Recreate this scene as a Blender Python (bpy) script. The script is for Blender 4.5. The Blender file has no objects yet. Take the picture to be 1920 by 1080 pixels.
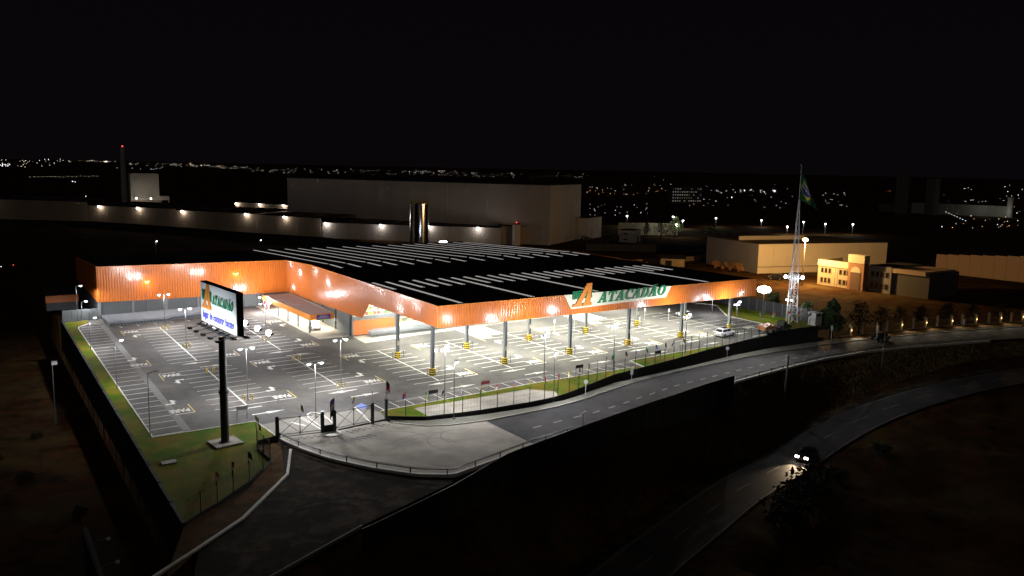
import bpy, bmesh, math, random
from mathutils import Vector, Matrix
random.seed(7)
R = math.radians
sc = bpy.context.scene
col = sc.collection

# ------------------------------------------------------------------ camera, sky, added fill sun, exposure
CAM = Vector((-57.296, -104.834, 32.0))
PITCH, ROLL, YAW = 0.145272, -0.0202114, 0.591204
fwd = Vector((math.sin(YAW) * math.cos(PITCH), math.cos(YAW) * math.cos(PITCH), -math.sin(PITCH)))
rgt = Vector((math.cos(YAW), -math.sin(YAW), 0))
upv = rgt.cross(fwd)
r2 = rgt * math.cos(ROLL) - upv * math.sin(ROLL)
u2 = upv * math.cos(ROLL) + rgt * math.sin(ROLL)
cd = bpy.data.cameras.new('camera')
cd.lens = 36 * 1538.78 / 1920
cd.sensor_width = 36
cd.clip_start = 0.5
cd.clip_end = 60000
cam = bpy.data.objects.new('camera', cd)
col.objects.link(cam)
m = Matrix((r2, u2, -fwd)).transposed().to_4x4()
m.translation = CAM
cam.matrix_world = m
sc.camera = cam

FILL_EL, FILL_AZ = R(38), R(215)
w = bpy.data.worlds.new('World')
sc.world = w
w.use_nodes = True
nt = w.node_tree
nt.nodes.clear()
bg = nt.nodes.new('ShaderNodeBackground')
bg.inputs['Strength'].default_value = 1.0
ow = nt.nodes.new('ShaderNodeOutputWorld')
tcw = nt.nodes.new('ShaderNodeTexCoord'); sep = nt.nodes.new('ShaderNodeSeparateXYZ')
rmp = nt.nodes.new('ShaderNodeValToRGB')                         # night sky with a faint town glow all round the horizon
rmp.color_ramp.elements[0].position = 0.0; rmp.color_ramp.elements[0].color = (0.00031, 0.00024, 0.00030, 1)
rmp.color_ramp.elements[1].position = 0.2; rmp.color_ramp.elements[1].color = (0.00028, 0.00020, 0.00028, 1)
nt.links.new(tcw.outputs['Generated'], sep.inputs[0]); nt.links.new(sep.outputs['Z'], rmp.inputs[0]); nt.links.new(rmp.outputs[0], bg.inputs['Color'])
nt.links.new(bg.outputs[0], ow.inputs['Surface'])

sun = bpy.data.lights.new('fill_sun', 'SUN')  # faint sun added as fill to lift distant walls facing the camera
sun.energy = 0.007
sun.angle = R(0.5)
sun.color = (1.0, 0.9, 0.82)
so = bpy.data.objects.new('fill_sun', sun)
col.objects.link(so)
so.rotation_euler = (R(90) - FILL_EL, 0, R(180) - FILL_AZ)

vs = sc.view_settings
vs.view_transform = 'Standard'
vs.look = 'None'
vs.exposure = 3.0
vs.gamma = 1.0
vs.use_curve_mapping = False
sc.render.engine = 'CYCLES'
sc.cycles.use_denoising = True
sc.cycles.max_bounces = 6
sc.cycles.diffuse_bounces = 3
sc.cycles.glossy_bounces = 3
sc.cycles.transparent_max_bounces = 12
sc.cycles.sample_clamp_indirect = 3.0
sc.cycles.use_light_tree = True

# ------------------------------------------------------------------ helpers
GA, GB = 0.0122, 0.0105
def zl(x, y):                       # the car park is one gently tilted plane
    return GA * x + GB * y

def lerp_table(t, x):
    if x <= t[0][0]:
        (x0, y0), (x1, y1) = t[0], t[1]
    elif x >= t[-1][0]:
        (x0, y0), (x1, y1) = t[-2], t[-1]
    else:
        for i in range(len(t) - 1):
            if t[i][0] <= x <= t[i + 1][0]:
                (x0, y0), (x1, y1) = t[i], t[i + 1]
                break
    return y0 + (y1 - y0) * (x - x0) / (x1 - x0)

def zs(x):                          # level of the street
    if x < 12:
        return -0.5
    return -0.5 - 1.4 * min(1, (x - 12) / 67)

def zh(x):                          # level of the lower road
    return -9 + 5.5 * min(1, max(0, (x - 40) / 65))

MATS = {}
def mat(name, c, rough=0.6, metal=0.0, c2=None, scale=1.0, detail=6, lo=0.35, hi=0.7, bump=0.0, bscale=None, spec=0.5, coat=0.0, c3=None, s3=0.1, alpha=1.0):
    if name in MATS:
        return MATS[name]
    M = bpy.data.materials.new(name)
    M.use_nodes = True
    t = M.node_tree
    b = t.nodes['Principled BSDF']
    b.inputs['Base Color'].default_value = (*c, 1)
    b.inputs['Roughness'].default_value = rough
    b.inputs['Metallic'].default_value = metal
    b.inputs['Specular IOR Level'].default_value = spec
    b.inputs['Coat Weight'].default_value = coat
    b.inputs['Coat Roughness'].default_value = 0.15
    b.inputs['Alpha'].default_value = alpha
    if c2 is not None or bump:
        tc = t.nodes.new('ShaderNodeTexCoord')
    last = None
    def noise_mix(prev, ca, cb, s, l, h):
        n = t.nodes.new('ShaderNodeTexNoise')
        n.inputs['Scale'].default_value = s
        n.inputs['Detail'].default_value = detail
        n.inputs['Roughness'].default_value = 0.65
        t.links.new(tc.outputs['Object'], n.inputs['Vector'])
        mr = t.nodes.new('ShaderNodeMapRange')
        mr.inputs[1].default_value = l
        mr.inputs[2].default_value = h
        t.links.new(n.outputs[0], mr.inputs[0])
        mx = t.nodes.new('ShaderNodeMixRGB')
        t.links.new(mr.outputs[0], mx.inputs[0])
        if prev is None:
            mx.inputs[1].default_value = (*ca, 1)
        else:
            t.links.new(prev, mx.inputs[1])
        mx.inputs[2].default_value = (*cb, 1)
        return mx.outputs[0], n
    if c2 is not None:
        last, n = noise_mix(None, c, c2, scale, lo, hi)
        if c3 is not None:
            last, n2 = noise_mix(last, c, c3, s3, 0.45, 0.72)
        t.links.new(last, b.inputs['Base Color'])
    if bump:
        n = t.nodes.new('ShaderNodeTexNoise')
        n.inputs['Scale'].default_value = bscale or scale * 4
        n.inputs['Detail'].default_value = 5
        t.links.new(tc.outputs['Object'], n.inputs['Vector'])
        bp = t.nodes.new('ShaderNodeBump')
        bp.inputs['Strength'].default_value = bump
        bp.inputs['Distance'].default_value = 0.05
        t.links.new(n.outputs[0], bp.inputs['Height'])
        t.links.new(bp.outputs[0], b.inputs['Normal'])
    MATS[name] = M
    return M

def emit(name, c, s, base=(0.8, 0.8, 0.8)):
    if name in MATS:
        return MATS[name]
    M = bpy.data.materials.new(name)
    M.use_nodes = True
    b = M.node_tree.nodes['Principled BSDF']
    b.inputs['Base Color'].default_value = (*base, 1)
    b.inputs['Emission Color'].default_value = (*c, 1)
    b.inputs['Emission Strength'].default_value = s
    M.cycles.emission_sampling = 'NONE'
    MATS[name] = M
    return M

def prop(o, label=None, cat=None, group=None, kind=None):
    if label: o['label'] = label
    if cat: o['category'] = cat
    if group: o['group'] = group
    if kind: o['kind'] = kind
    return o

def thing(name, label, cat, loc=(0, 0, 0), rz=0.0, group=None):
    o = bpy.data.objects.new(name, None)
    o.empty_display_size = 0.3
    col.objects.link(o)
    o.location = loc
    o.rotation_euler = (0, 0, rz)
    return prop(o, label, cat, group)

class MB:
    def __init__(s):
        s.v = []; s.f = []; s.mi = []
    def poly(s, pts, mi=0):
        i = len(s.v)
        s.v += [tuple(p) for p in pts]
        s.f.append(tuple(range(i, i + len(pts)))); s.mi.append(mi)
    def box(s, c, d, rz=0.0, mi=0):
        hx, hy, hz = d[0] / 2, d[1] / 2, d[2] / 2
        ca, sa = math.cos(rz), math.sin(rz)
        i = len(s.v)
        for dz in (-hz, hz):
            for dx, dy in ((-hx, -hy), (hx, -hy), (hx, hy), (-hx, hy)):
                s.v.append((c[0] + dx * ca - dy * sa, c[1] + dx * sa + dy * ca, c[2] + dz))
        for q in ((3, 2, 1, 0), (4, 5, 6, 7), (0, 1, 5, 4), (1, 2, 6, 5), (2, 3, 7, 6), (3, 0, 4, 7)):
            s.f.append(tuple(i + k for k in q)); s.mi.append(mi)
    def tube(s, p0, p1, r0, r1=None, n=8, mi=0, caps=True):
        r1 = r0 if r1 is None else r1
        a, b = Vector(p0), Vector(p1)
        d = (b - a).normalized()
        x = d.orthogonal().normalized(); y = d.cross(x)
        i = len(s.v)
        for p, r in ((a, r0), (b, r1)):
            for k in range(n):
                t = 2 * math.pi * k / n
                s.v.append(tuple(p + x * math.cos(t) * r + y * math.sin(t) * r))
        for k in range(n):
            s.f.append((i + k, i + (k + 1) % n, i + n + (k + 1) % n, i + n + k)); s.mi.append(mi)
        if caps:
            s.f.append(tuple(i + k for k in reversed(range(n)))); s.mi.append(mi)
            s.f.append(tuple(i + n + k for k in range(n))); s.mi.append(mi)
    def bar(s, p0, p1, w_, h_=None, mi=0):
        h_ = h_ or w_
        a, b = Vector(p0), Vector(p1)
        d = (b - a).normalized()
        x = Vector((0, 0, 1)).cross(d)
        x = x.normalized() if x.length > 1e-4 else Vector((1, 0, 0))
        y = d.cross(x)
        i = len(s.v)
        for p in (a, b):
            for sx, sy in ((-1, -1), (1, -1), (1, 1), (-1, 1)):
                s.v.append(tuple(p + x * sx * w_ / 2 + y * sy * h_ / 2))
        for q in ((3, 2, 1, 0), (4, 5, 6, 7), (0, 1, 5, 4), (1, 2, 6, 5), (2, 3, 7, 6), (3, 0, 4, 7)):
            s.f.append(tuple(i + k for k in q)); s.mi.append(mi)
    def prism(s, pts, off, mi=0):        # polygon extruded along a vector
        n = len(pts); o = Vector(off)
        i = len(s.v)
        s.v += [tuple(p) for p in pts] + [tuple(Vector(p) + o) for p in pts]
        s.f.append(tuple(i + k for k in reversed(range(n)))); s.mi.append(mi)
        s.f.append(tuple(i + n + k for k in range(n))); s.mi.append(mi)
        for k in range(n):
            s.f.append((i + k, i + (k + 1) % n, i + n + (k + 1) % n, i + n + k)); s.mi.append(mi)
    def ring(s, c, prof, n=16, mi=0):    # lathe around a vertical axis
        i = len(s.v)
        for r, z in prof:
            for k in range(n):
                t = 2 * math.pi * k / n
                s.v.append((c[0] + r * math.cos(t), c[1] + r * math.sin(t), c[2] + z))
        for j in range(len(prof) - 1):
            for k in range(n):
                a = i + j * n
                s.f.append((a + k, a + (k + 1) % n, a + n + (k + 1) % n, a + n + k)); s.mi.append(mi)
    def mesh(s, name, mats, smooth=False):
        me = bpy.data.meshes.new(name)
        me.from_pydata(s.v, [], s.f)
        for q in (mats if isinstance(mats, (list, tuple)) else [mats]):
            me.materials.append(q)
        me.polygons.foreach_set('material_index', s.mi)
        if smooth:
            me.polygons.foreach_set('use_smooth', [True] * len(me.polygons))
        me.update()
        return me
    def build(s, name, mats, parent=None, smooth=False, **kw):
        o = bpy.data.objects.new(name, s.mesh(name, mats, smooth))
        col.objects.link(o)
        if parent: o.parent = parent
        return prop(o, **kw)

def inst(name, me, parent=None, loc=(0, 0, 0), rz=0.0, **kw):
    o = bpy.data.objects.new(name, me)
    col.objects.link(o)
    o.location = loc
    o.rotation_euler = (0, 0, rz)
    if parent: o.parent = parent
    return prop(o, **kw)

def copy_tree(o, parent=None):
    c = o.copy(); col.objects.link(c)
    if parent: c.parent = parent
    for ch in list(o.children):
        copy_tree(ch, c)
    return c

def lamp(name, kind, loc, power, color=(1, 1, 1), parent=None, size=0.25, spot=None, blend=0.6, aim=None, sx=None, sy=None):
    L = bpy.data.lights.new(name, kind)
    L.energy = power
    L.color = color
    if kind in ('POINT', 'SPOT'):
        L.shadow_soft_size = size
    if kind == 'SPOT':
        L.spot_size = R(spot); L.spot_blend = blend
    if kind == 'AREA':
        L.shape = 'RECTANGLE'; L.size = sx; L.size_y = sy
    o = bpy.data.objects.new(name, L)
    col.objects.link(o)
    o.location = loc
    if aim is not None:
        d = (Vector(aim) - Vector(loc)).normalized()
        o.rotation_euler = d.to_track_quat('-Z', 'Y').to_euler()
    if parent: o.parent = parent
    return o

def sheet(name, pts, m_, off=0.0, zf=zl, skirt=0.0, **kw):
    """flat polygon sheet that follows a ground surface, triangulated, with an optional skirt"""
    bm = bmesh.new()
    vs_ = [bm.verts.new((x, y, zf(x, y) + off)) for x, y in pts]
    f = bm.faces.new(vs_)
    if f.normal.z < 0 or True:
        bm.normal_update()
        if f.normal.z < 0: f.normal_flip()
    bmesh.ops.triangulate(bm, faces=bm.faces[:])
    if skirt:
        n = len(pts)
        lo = [bm.verts.new((v.co.x, v.co.y, v.co.z - skirt)) for v in vs_]
        for i in range(n):
            bm.faces.new((vs_[i], vs_[(i + 1) % n], lo[(i + 1) % n], lo[i]))
        bmesh.ops.recalc_face_normals(bm, faces=bm.faces[:])
    me = bpy.data.meshes.new(name)
    bm.to_mesh(me); bm.free()
    me.materials.append(m_)
    o = bpy.data.objects.new(name, me)
    col.objects.link(o)
    return prop(o, **kw)

def text_mesh(s, size, extrude=0.0, shear=0.0, bold=0.0, sx=1.0, align='CENTER'):
    c = bpy.data.curves.new('t', 'FONT')
    c.body = s; c.size = size; c.extrude = extrude; c.shear = shear; c.offset = bold
    c.align_x = align; c.align_y = 'CENTER'; c.resolution_u = 3
    o = bpy.data.objects.new('t', c)
    col.objects.link(o)
    dg = bpy.context.evaluated_depsgraph_get()
    me = bpy.data.meshes.new_from_object(o.evaluated_get(dg))
    bpy.data.objects.remove(o); bpy.data.curves.remove(c)
    for v in me.vertices:
        v.co.x *= sx
    me.materials.clear()
    return me

ORD = ['first', 'second', 'third', 'fourth', 'fifth', 'sixth', 'seventh', 'eighth', 'ninth', 'tenth', 'eleventh', 'twelfth', 'thirteenth', 'fourteenth', 'fifteenth', 'sixteenth', 'seventeenth', 'eighteenth', 'nineteenth', 'twentieth']
def nth(i):
    if i < 20: return ORD[i]
    tens = {2: 'twenty', 3: 'thirty', 4: 'forty'}[(i + 1) // 10]
    u = (i + 1) % 10
    return (tens + '-' + ORD[u - 1]) if u else {20: 'twentieth', 30: 'thirtieth', 40: 'fortieth'}[i + 1]

# ------------------------------------------------------------------ materials
asphalt = mat('asphalt', (0.066, 0.062, 0.060), 0.8, c2=(0.096, 0.090, 0.085), scale=0.9, c3=(0.18, 0.167, 0.145), s3=0.06, bump=0.15, bscale=18, spec=0.2)
road_asphalt = mat('road_asphalt', (0.046, 0.045, 0.051), 0.75, c2=(0.068, 0.066, 0.069), scale=0.6, c3=(0.10, 0.094, 0.086), s3=0.09, bump=0.15, bscale=18, spec=0.15)
concrete = mat('concrete', (0.35, 0.32, 0.27), 0.85, c2=(0.47, 0.43, 0.365), scale=0.5, c3=(0.24, 0.22, 0.195), s3=0.16, bump=0.1, bscale=9, spec=0.15)
pave = mat('pavement_concrete', (0.22, 0.215, 0.18), 0.85, c2=(0.29, 0.28, 0.235), scale=0.8, c3=(0.17, 0.165, 0.135), s3=0.2, spec=0.15)
kerb_white = mat('kerb_paint', (0.55, 0.53, 0.47), 0.7, c2=(0.68, 0.66, 0.58), scale=2)
paint = mat('road_paint', (0.72, 0.70, 0.63), 0.6, c2=(0.44, 0.425, 0.385), scale=3.5, lo=0.45, hi=0.75)
paint_y = mat('yellow_paint', (0.55, 0.40, 0.10), 0.6, c2=(0.38, 0.29, 0.10), scale=3)
grey_paint = mat('grey_path', (0.16, 0.155, 0.15), 0.8, c2=(0.2, 0.195, 0.185), scale=1.2)
grass = mat('lawn_grass', (0.060, 0.115, 0.005), 0.9, c2=(0.15, 0.145, 0.013), lo=0.44, hi=0.60, scale=0.35, c3=(0.17, 0.10, 0.02), s3=0.22, bump=0.6, bscale=7, spec=0.05)
soil = mat('dry_soil', (0.062, 0.023, 0.008), 0.95, lo=0.44, hi=0.6, c2=(0.022, 0.015, 0.007), scale=0.45, c3=(0.085, 0.060, 0.022), s3=0.09, bump=0.6, bscale=2, spec=0.03)
dirt = mat('dirt_yard', (0.038, 0.029, 0.020), 0.95, c2=(0.095, 0.075, 0.055), lo=0.46, hi=0.6, scale=0.5, c3=(0.018, 0.014, 0.010), s3=0.22, bump=0.4, bscale=3, spec=0.03)
orange = mat('orange_cladding', (0.68, 0.185, 0.028), 0.36, c2=(0.62, 0.168, 0.026), scale=0.6, spec=0.14, coat=0.7)
orange_plain = mat('orange_wall', (0.66, 0.20, 0.06), 0.6)
dark_orange = mat('orange_fascia', (0.70, 0.24, 0.03), 0.4)
grey_wall = mat('grey_wall', (0.092, 0.102, 0.106), 0.7, c2=(0.108, 0.118, 0.122), scale=0.6)
steel = mat('grey_steel', (0.20, 0.215, 0.23), 0.45, c2=(0.17, 0.18, 0.19), scale=1.5)
galv = mat('galvanised', (0.14, 0.145, 0.15), 0.5, metal=0.3)
white_steel = mat('white_steel', (0.72, 0.72, 0.72), 0.45)
roof_m = mat('roof_sheet', (0.014, 0.014, 0.016), 0.75)
roof_g = mat('grey_roof', (0.46, 0.42, 0.43), 0.6, c2=(0.52, 0.47, 0.47), scale=0.8)
soffit_m = mat('soffit', (0.55, 0.54, 0.5), 0.7)
black_m = mat('black_paint', (0.010, 0.010, 0.012), 0.55)
black_wall = mat('black_wall', (0.012, 0.012, 0.012), 0.9, c2=(0.018, 0.017, 0.016), scale=0.7)
dark_green = mat('dark_green', (0.018, 0.026, 0.018), 0.5)
yellow = mat('safety_yellow', (0.72, 0.50, 0.02), 0.5)
cream = mat('sign_cream', (0.78, 0.76, 0.60), 0.45)
sign_white = mat('sign_white', (0.74, 0.78, 0.78), 0.5)
logo_orange = mat('logo_orange', (0.66, 0.22, 0.035), 0.45)
logo_green = mat('logo_green', (0.012, 0.20, 0.085), 0.4)
logo_blue = mat('logo_blue', (0.05, 0.045, 0.33), 0.5)
purple = mat('sign_purple', (0.06, 0.02, 0.20), 0.5)
pale_wall = mat('pale_wall', (0.60, 0.55, 0.50), 0.8, c2=(0.66, 0.61, 0.55), scale=0.06)
grey_shed = mat('grey_shed', (0.40, 0.38, 0.38), 0.9, c2=(0.44, 0.42, 0.41), scale=0.05, spec=0.05)
low_wall = mat('low_wall', (0.36, 0.29, 0.22), 0.85, c2=(0.30, 0.24, 0.18), scale=0.12)
yellow_wall = mat('yellow_wall', (0.74, 0.63, 0.46), 0.8, c2=(0.69, 0.58, 0.42), scale=0.15)
tan_wall = mat('tan_wall', (0.33, 0.28, 0.18), 0.8, c2=(0.27, 0.225, 0.145), scale=0.4)
arch_wall = mat('brick_red_wall', (0.26, 0.13, 0.06), 0.85, c2=(0.21, 0.10, 0.045), scale=1.0)
dark_glass = mat('dark_glass', (0.02, 0.02, 0.022), 0.12)
car_white = mat('car_white', (0.78, 0.78, 0.78), 0.25, coat=0.8)
car_black = mat('car_black', (0.012, 0.013, 0.014), 0.25, coat=0.8)
car_red = mat('cargo_red', (0.45, 0.06, 0.03), 0.5, c2=(0.5, 0.25, 0.06), scale=4)
tyre = mat('tyre', (0.012, 0.012, 0.012), 0.8)
chrome = mat('polished_steel', (0.64, 0.70, 0.76), 0.16, metal=1.0, bump=0.06, bscale=0.5)
cart_m = mat('cart_wire', (0.36, 0.38, 0.41), 0.4, metal=0.2)
leaf_d = mat('leaf_dark', (0.007, 0.013, 0.005), 0.9, c2=(0.014, 0.019, 0.007), scale=2)
leaf_g = mat('leaf_green', (0.022, 0.05, 0.014), 0.85, c2=(0.045, 0.065, 0.016), scale=2)
bark = mat('bark', (0.05, 0.035, 0.025), 0.9)
wood = mat('pole_wood', (0.10, 0.08, 0.06), 0.9, c2=(0.07, 0.055, 0.04), scale=3)
worn_paint = mat('worn_paint', (0.26, 0.25, 0.23), 0.8, c2=(0.15, 0.145, 0.13), scale=1.5)
lamp_white = emit('lamp_white', (0.93, 0.96, 1.0), 1.6)
flood_white = emit('flood_white', (0.92, 0.95, 1.0), 4.0)
lamp_amber = emit('lamp_amber', (1.0, 0.62, 0.2), 1.2)
lamp_sodium = emit('lamp_sodium', (1.0, 0.62, 0.2), 2.5)
lamp_warm = emit('lamp_warm', (1.0, 0.82, 0.6), 0.6)
lamp_wall = emit('lamp_wall', (1.0, 0.92, 0.86), 1.6)
headlight_m = emit('headlight', (1.0, 0.88, 0.72), 3.0)
red_lamp = emit('red_lamp', (1.0, 0.05, 0.04), 0.5)
skylight_m = emit('skylight_glow', (0.95, 0.90, 0.86), 0.043)

# ================================================================== SETTING
NEAR = [(-70, -64), (-38.2, -43.2), (-28.8, -38.5), (-15.4, -32.1), (5.4, -26.8), (15, -25.2), (30.1, -20.8), (45, -18.3), (65.5, -14.6), (78, -13.2), (89.4, -13.5), (105, -16.0), (130.7, -22.5), (170, -36), (260, -80), (420, -180)]
HWL = [(-60, -84), (-20, -50), (13.6, -36.2), (23.5, -33.7), (34.9, -30.7), (47.6, -27.8), (59.7, -25.9), (69, -25.6), (79.7, -26.7), (91.4, -28.6), (99.1, -30.8), (107.9, -33.4), (130, -41), (170, -58), (260, -104), (420, -205)]
FAR = [(-13.4, -12.8), (-10.3, -16.1), (-7.2, -17.4), (-2.6, -18.0), (3, -17.8), (9.3, -17.6), (15.3, -16.3), (18.8, -15.0), (30.6, -11.4), (37.8, -10.0), (51.2, -7.9), (64, -6.4), (73.6, -5.6), (85.2, -5.7), (98.5, -7.0), (104.3, -7.8), (122.5, -10.6), (145.8, -16.0), (185, -29), (275, -72), (435, -172)]
FOOT = [(-13.5, -11.1), (-9.6, -13.9), (-2.7, -15.2), (7.2, -15.8), (12.2, -15.2), (25.4, -10.6), (39.2, -8.5), (55.3, -5.4), (65, -3.5), (71.2, -3.0), (77.4, -2.8), (83, -3.1), (88.2, -3.7)]
SETBACK = [(88.2, -3.7), (94.2, -2.6), (105.9, -3.6), (118, -5.0), (129.6, -7.2), (141, -9.9), (151, -12.6), (185, -24), (260, -62), (420, -160)]

WASTE = -7.5
def spline(pts, k=4):               # Catmull-Rom through the points, so that bends stay smooth
    out = []
    for i in range(len(pts) - 1):
        p0 = pts[max(0, i - 1)]; p1 = pts[i]; p2 = pts[i + 1]; p3 = pts[min(len(pts) - 1, i + 2)]
        for j in range(k):
            t = j / k
            out.append(tuple(0.5 * (2 * p1[q] + (p2[q] - p0[q]) * t + (2 * p0[q] - 5 * p1[q] + 4 * p2[q] - p3[q]) * t * t + (3 * p1[q] - p0[q] - 3 * p2[q] + p3[q]) * t ** 3) for q in (0, 1)))
    out.append(pts[-1])
    return out
HWL = spline([(-60, -84), (-20, -51), (13.6, -36.6), (34.9, -30.5), (59.7, -26.2), (79.7, -26.6), (99.1, -30.6), (130, -41), (170, -58), (260, -104), (420, -205)], 5)

def smooth(t):
    t = max(0.0, min(1.0, t))
    return t * t * (3 - 2 * t)

from mathutils import noise
def terrain(x, y):
    yn = lerp_table(NEAR, x)
    yh = lerp_table(HWL, x)
    n = noise.noise((x * 0.11, y * 0.11, 3.1)) * 0.8 + noise.noise((x * 0.4, y * 0.4, 7.7)) * 0.3
    far = max(0.0, math.hypot(x - 40, y - 40) - 420) * 0.012
    if x < -42.5 and y > yn - 4 and y < 400:
        return WASTE + 0.25 * n - min(far, 6)
    if y > yn - 0.3:
        yb = lerp_table(FOOT, x) if x < 88.2 else lerp_table(SETBACK, x)
        base = zs(x) - 0.42
        if x < -13.5:
            return -1.0
        if y < yb:
            return base
        if x < 90 and y < 78:
            return -1.4
        return -2.05 + 0.12 * n - min(far, 9)
    if y > yh + 2.0:
        t = (yn - 0.3 - y) / max(1.0, (yn - 0.3 - yh - 2.0))
        z0 = zs(x) - 0.42; z1 = zh(x) - 0.2
        k = 0.75 * smooth(t * 1.05) + 0.25 * t
        return z0 + (z1 - z0) * k + n * 0.75 * math.sin(math.pi * min(1, t)) ** 0.7
    if y > yh - 8.6:
        return zh(x) - 0.2
    d = (yh - 8.6 - y)
    return zh(x) - 0.2 - 0.05 * min(d, 60) + n * min(1.0, d * 0.2) * 1.3

def axis(lo, a, b_, hi, step):
    out = []; v = a
    while v <= b_: out.append(v); v += step
    g = step; v = out[-1]
    while v < hi: g *= 1.28; v += g; out.append(v)
    g = step; v = out[0]; left = []
    while v > lo: g *= 1.28; v -= g; left.append(v)
    return left[::-1] + out

xs = axis(-26000, -72.5, 170, 26000, 1.6)
ys = axis(-3000, -92, 100, 30000, 1.6)
xs = sorted(xs + [-42.62, -42.38])
b = MB()
nx = len(xs)
for y in ys:
    for x in xs:
        b.v.append((x, y, terrain(x, y)))
for j in range(len(ys) - 1):
    for i in range(nx - 1):
        b.f.append((j * nx + i, j * nx + i + 1, (j + 1) * nx + i + 1, (j + 1) * nx + i)); b.mi.append(0)
b.build('ground', soil, smooth=True, kind='structure')

def ribbon(name, left, right, m_, z=zs, off=0.0, thick=0.0, step=2.0, **kw):
    """surface strip between two polylines with the same number of points"""
    b = MB()
    P = []
    for i in range(len(left) - 1):
        n = max(1, int(max(math.dist(left[i], left[i + 1]), math.dist(right[i], right[i + 1])) / step))
        n = min(n, 40)
        for k in range(n):
            t = k / n
            P.append((tuple(left[i][q] * (1 - t) + left[i + 1][q] * t for q in (0, 1)), tuple(right[i][q] * (1 - t) + right[i + 1][q] * t for q in (0, 1))))
    P.append((left[-1], right[-1]))
    for l, r in P:
        zc = z((l[0] + r[0]) / 2)
        b.v.append((l[0], l[1], zc + off)); b.v.append((r[0], r[1], zc + off))
    for i in range(len(P) - 1):
        b.f.append((2 * i, 2 * i + 1, 2 * i + 3, 2 * i + 2)); b.mi.append(0)
    if thick:
        n0 = len(P) * 2
        for l, r in P:
            zc = z((l[0] + r[0]) / 2) + off - thick
            b.v.append((l[0], l[1], zc)); b.v.append((r[0], r[1], zc))
        for i in range(len(P) - 1):
            b.f.append((2 * i, 2 * i + 2, n0 + 2 * i + 2, n0 + 2 * i)); b.mi.append(0)
            b.f.append((2 * i + 1, n0 + 2 * i + 1, n0 + 2 * i + 3, 2 * i + 3)); b.mi.append(0)
        e = len(P) - 1
        b.f.append((0, n0, n0 + 1, 1)); b.mi.append(0)
        b.f.append((2 * e, 2 * e + 1, n0 + 2 * e + 1, n0 + 2 * e)); b.mi.append(0)
    return b.build(name, m_, **kw)

def offset_line(pts, d):
    out = []
    for i, p in enumerate(pts):
        a = pts[max(0, i - 1)]; c = pts[min(len(pts) - 1, i + 1)]
        t = Vector((c[0] - a[0], c[1] - a[1])).normalized()
        out.append((p[0] - t.y * d, p[1] + t.x * d))
    return out

def resample(pts, step):
    out = [pts[0]]; acc = 0.0
    for i in range(len(pts) - 1):
        a, c = Vector(pts[i]), Vector(pts[i + 1])
        L = (c - a).length; pos = step - acc
        while pos <= L:
            q = a + (c - a) * pos / L
            out.append(tuple(q)); pos += step
        acc = (acc + L) % step
    return out

# ---- street, concrete apron, pavement and kerbs
road_far = [p for p in FAR if p[0] > -3]
road_near = [(x, lerp_table(NEAR, x - 1.5)) for x, y in road_far]
road_near = [(-2.2, -28.3), (3.6, -27.1), (11.5, -25.7), (18, -24.2), (21.5, -23.2), (33, -20.3), (40, -19.1), (53, -16.7), (65, -14.7), (74.5, -13.4), (86, -13.3), (98.5, -14.9), (103.5, -15.7), (121, -20), (142, -26.3), (179, -40), (265, -83), (425, -183)]
ribbon('street', road_near, road_far, road_asphalt, kind='structure')
apron = [(-2.4, -28.3), (-2.6, -18.0), (-7.2, -17.4), (-10.3, -16.1), (-13.6, -12.3), (-13.6, -11.2), (-20.9, -12.1), (-27.6, -10.9), (-27.1, -12.6), (-26.2, -16.3), (-24.7, -20.6), (-21.9, -25.6), (-18.6, -29.9), (-15.5, -31.9), (-8, -30)]
sheet('entrance_apron', apron, concrete, off=0.0, zf=lambda x, y: -0.49, kind='structure')
foot_s = [(-13.3, -11.5), (-9.6, -14.1), (-6.4, -14.8), (-2.7, -15.5), (3, -15.9), (7.2, -16.0), (12.2, -15.4), (15.5, -14.3), (25.4, -10.8), (32, -9.6), (46, -7.3), (60, -4.6), (71, -3.2), (79.6, -3.1), (94, -3.6)]
far_s = [(-13.6, -12.6), (-10.3, -16.1), (-7.2, -17.4), (-2.6, -18.0), (3, -17.8), (9.3, -17.6), (15.3, -16.3), (18.8, -15.0), (30.6, -11.4), (37.8, -10.0), (51.2, -7.9), (64, -6.4), (73.6, -5.6), (85.2, -5.7), (98.5, -7.0)]
ribbon('pavement', offset_line(far_s, 0.16), foot_s, pave, off=0.13, thick=0.3, kind='structure')
kerb_line = resample(FAR[:18], 1.5)
kl = offset_line(kerb_line, 0.16)
ribbon('kerb', kerb_line, kl, kerb_white, off=0.14, thick=0.3, kind='structure')
verge_far = [p for p in SETBACK if p[0] >= 94]
verge_near = [(98.5, -6.8), (104.3, -7.6), (118, -9.3), (131, -12.1), (145.8, -15.8), (157, -19.2), (188, -30), (268, -68), (426, -166)][:len(verge_far)]
ribbon('verge', verge_near, verge_far, soil, off=0.1, thick=0.3, kind='structure')

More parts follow.
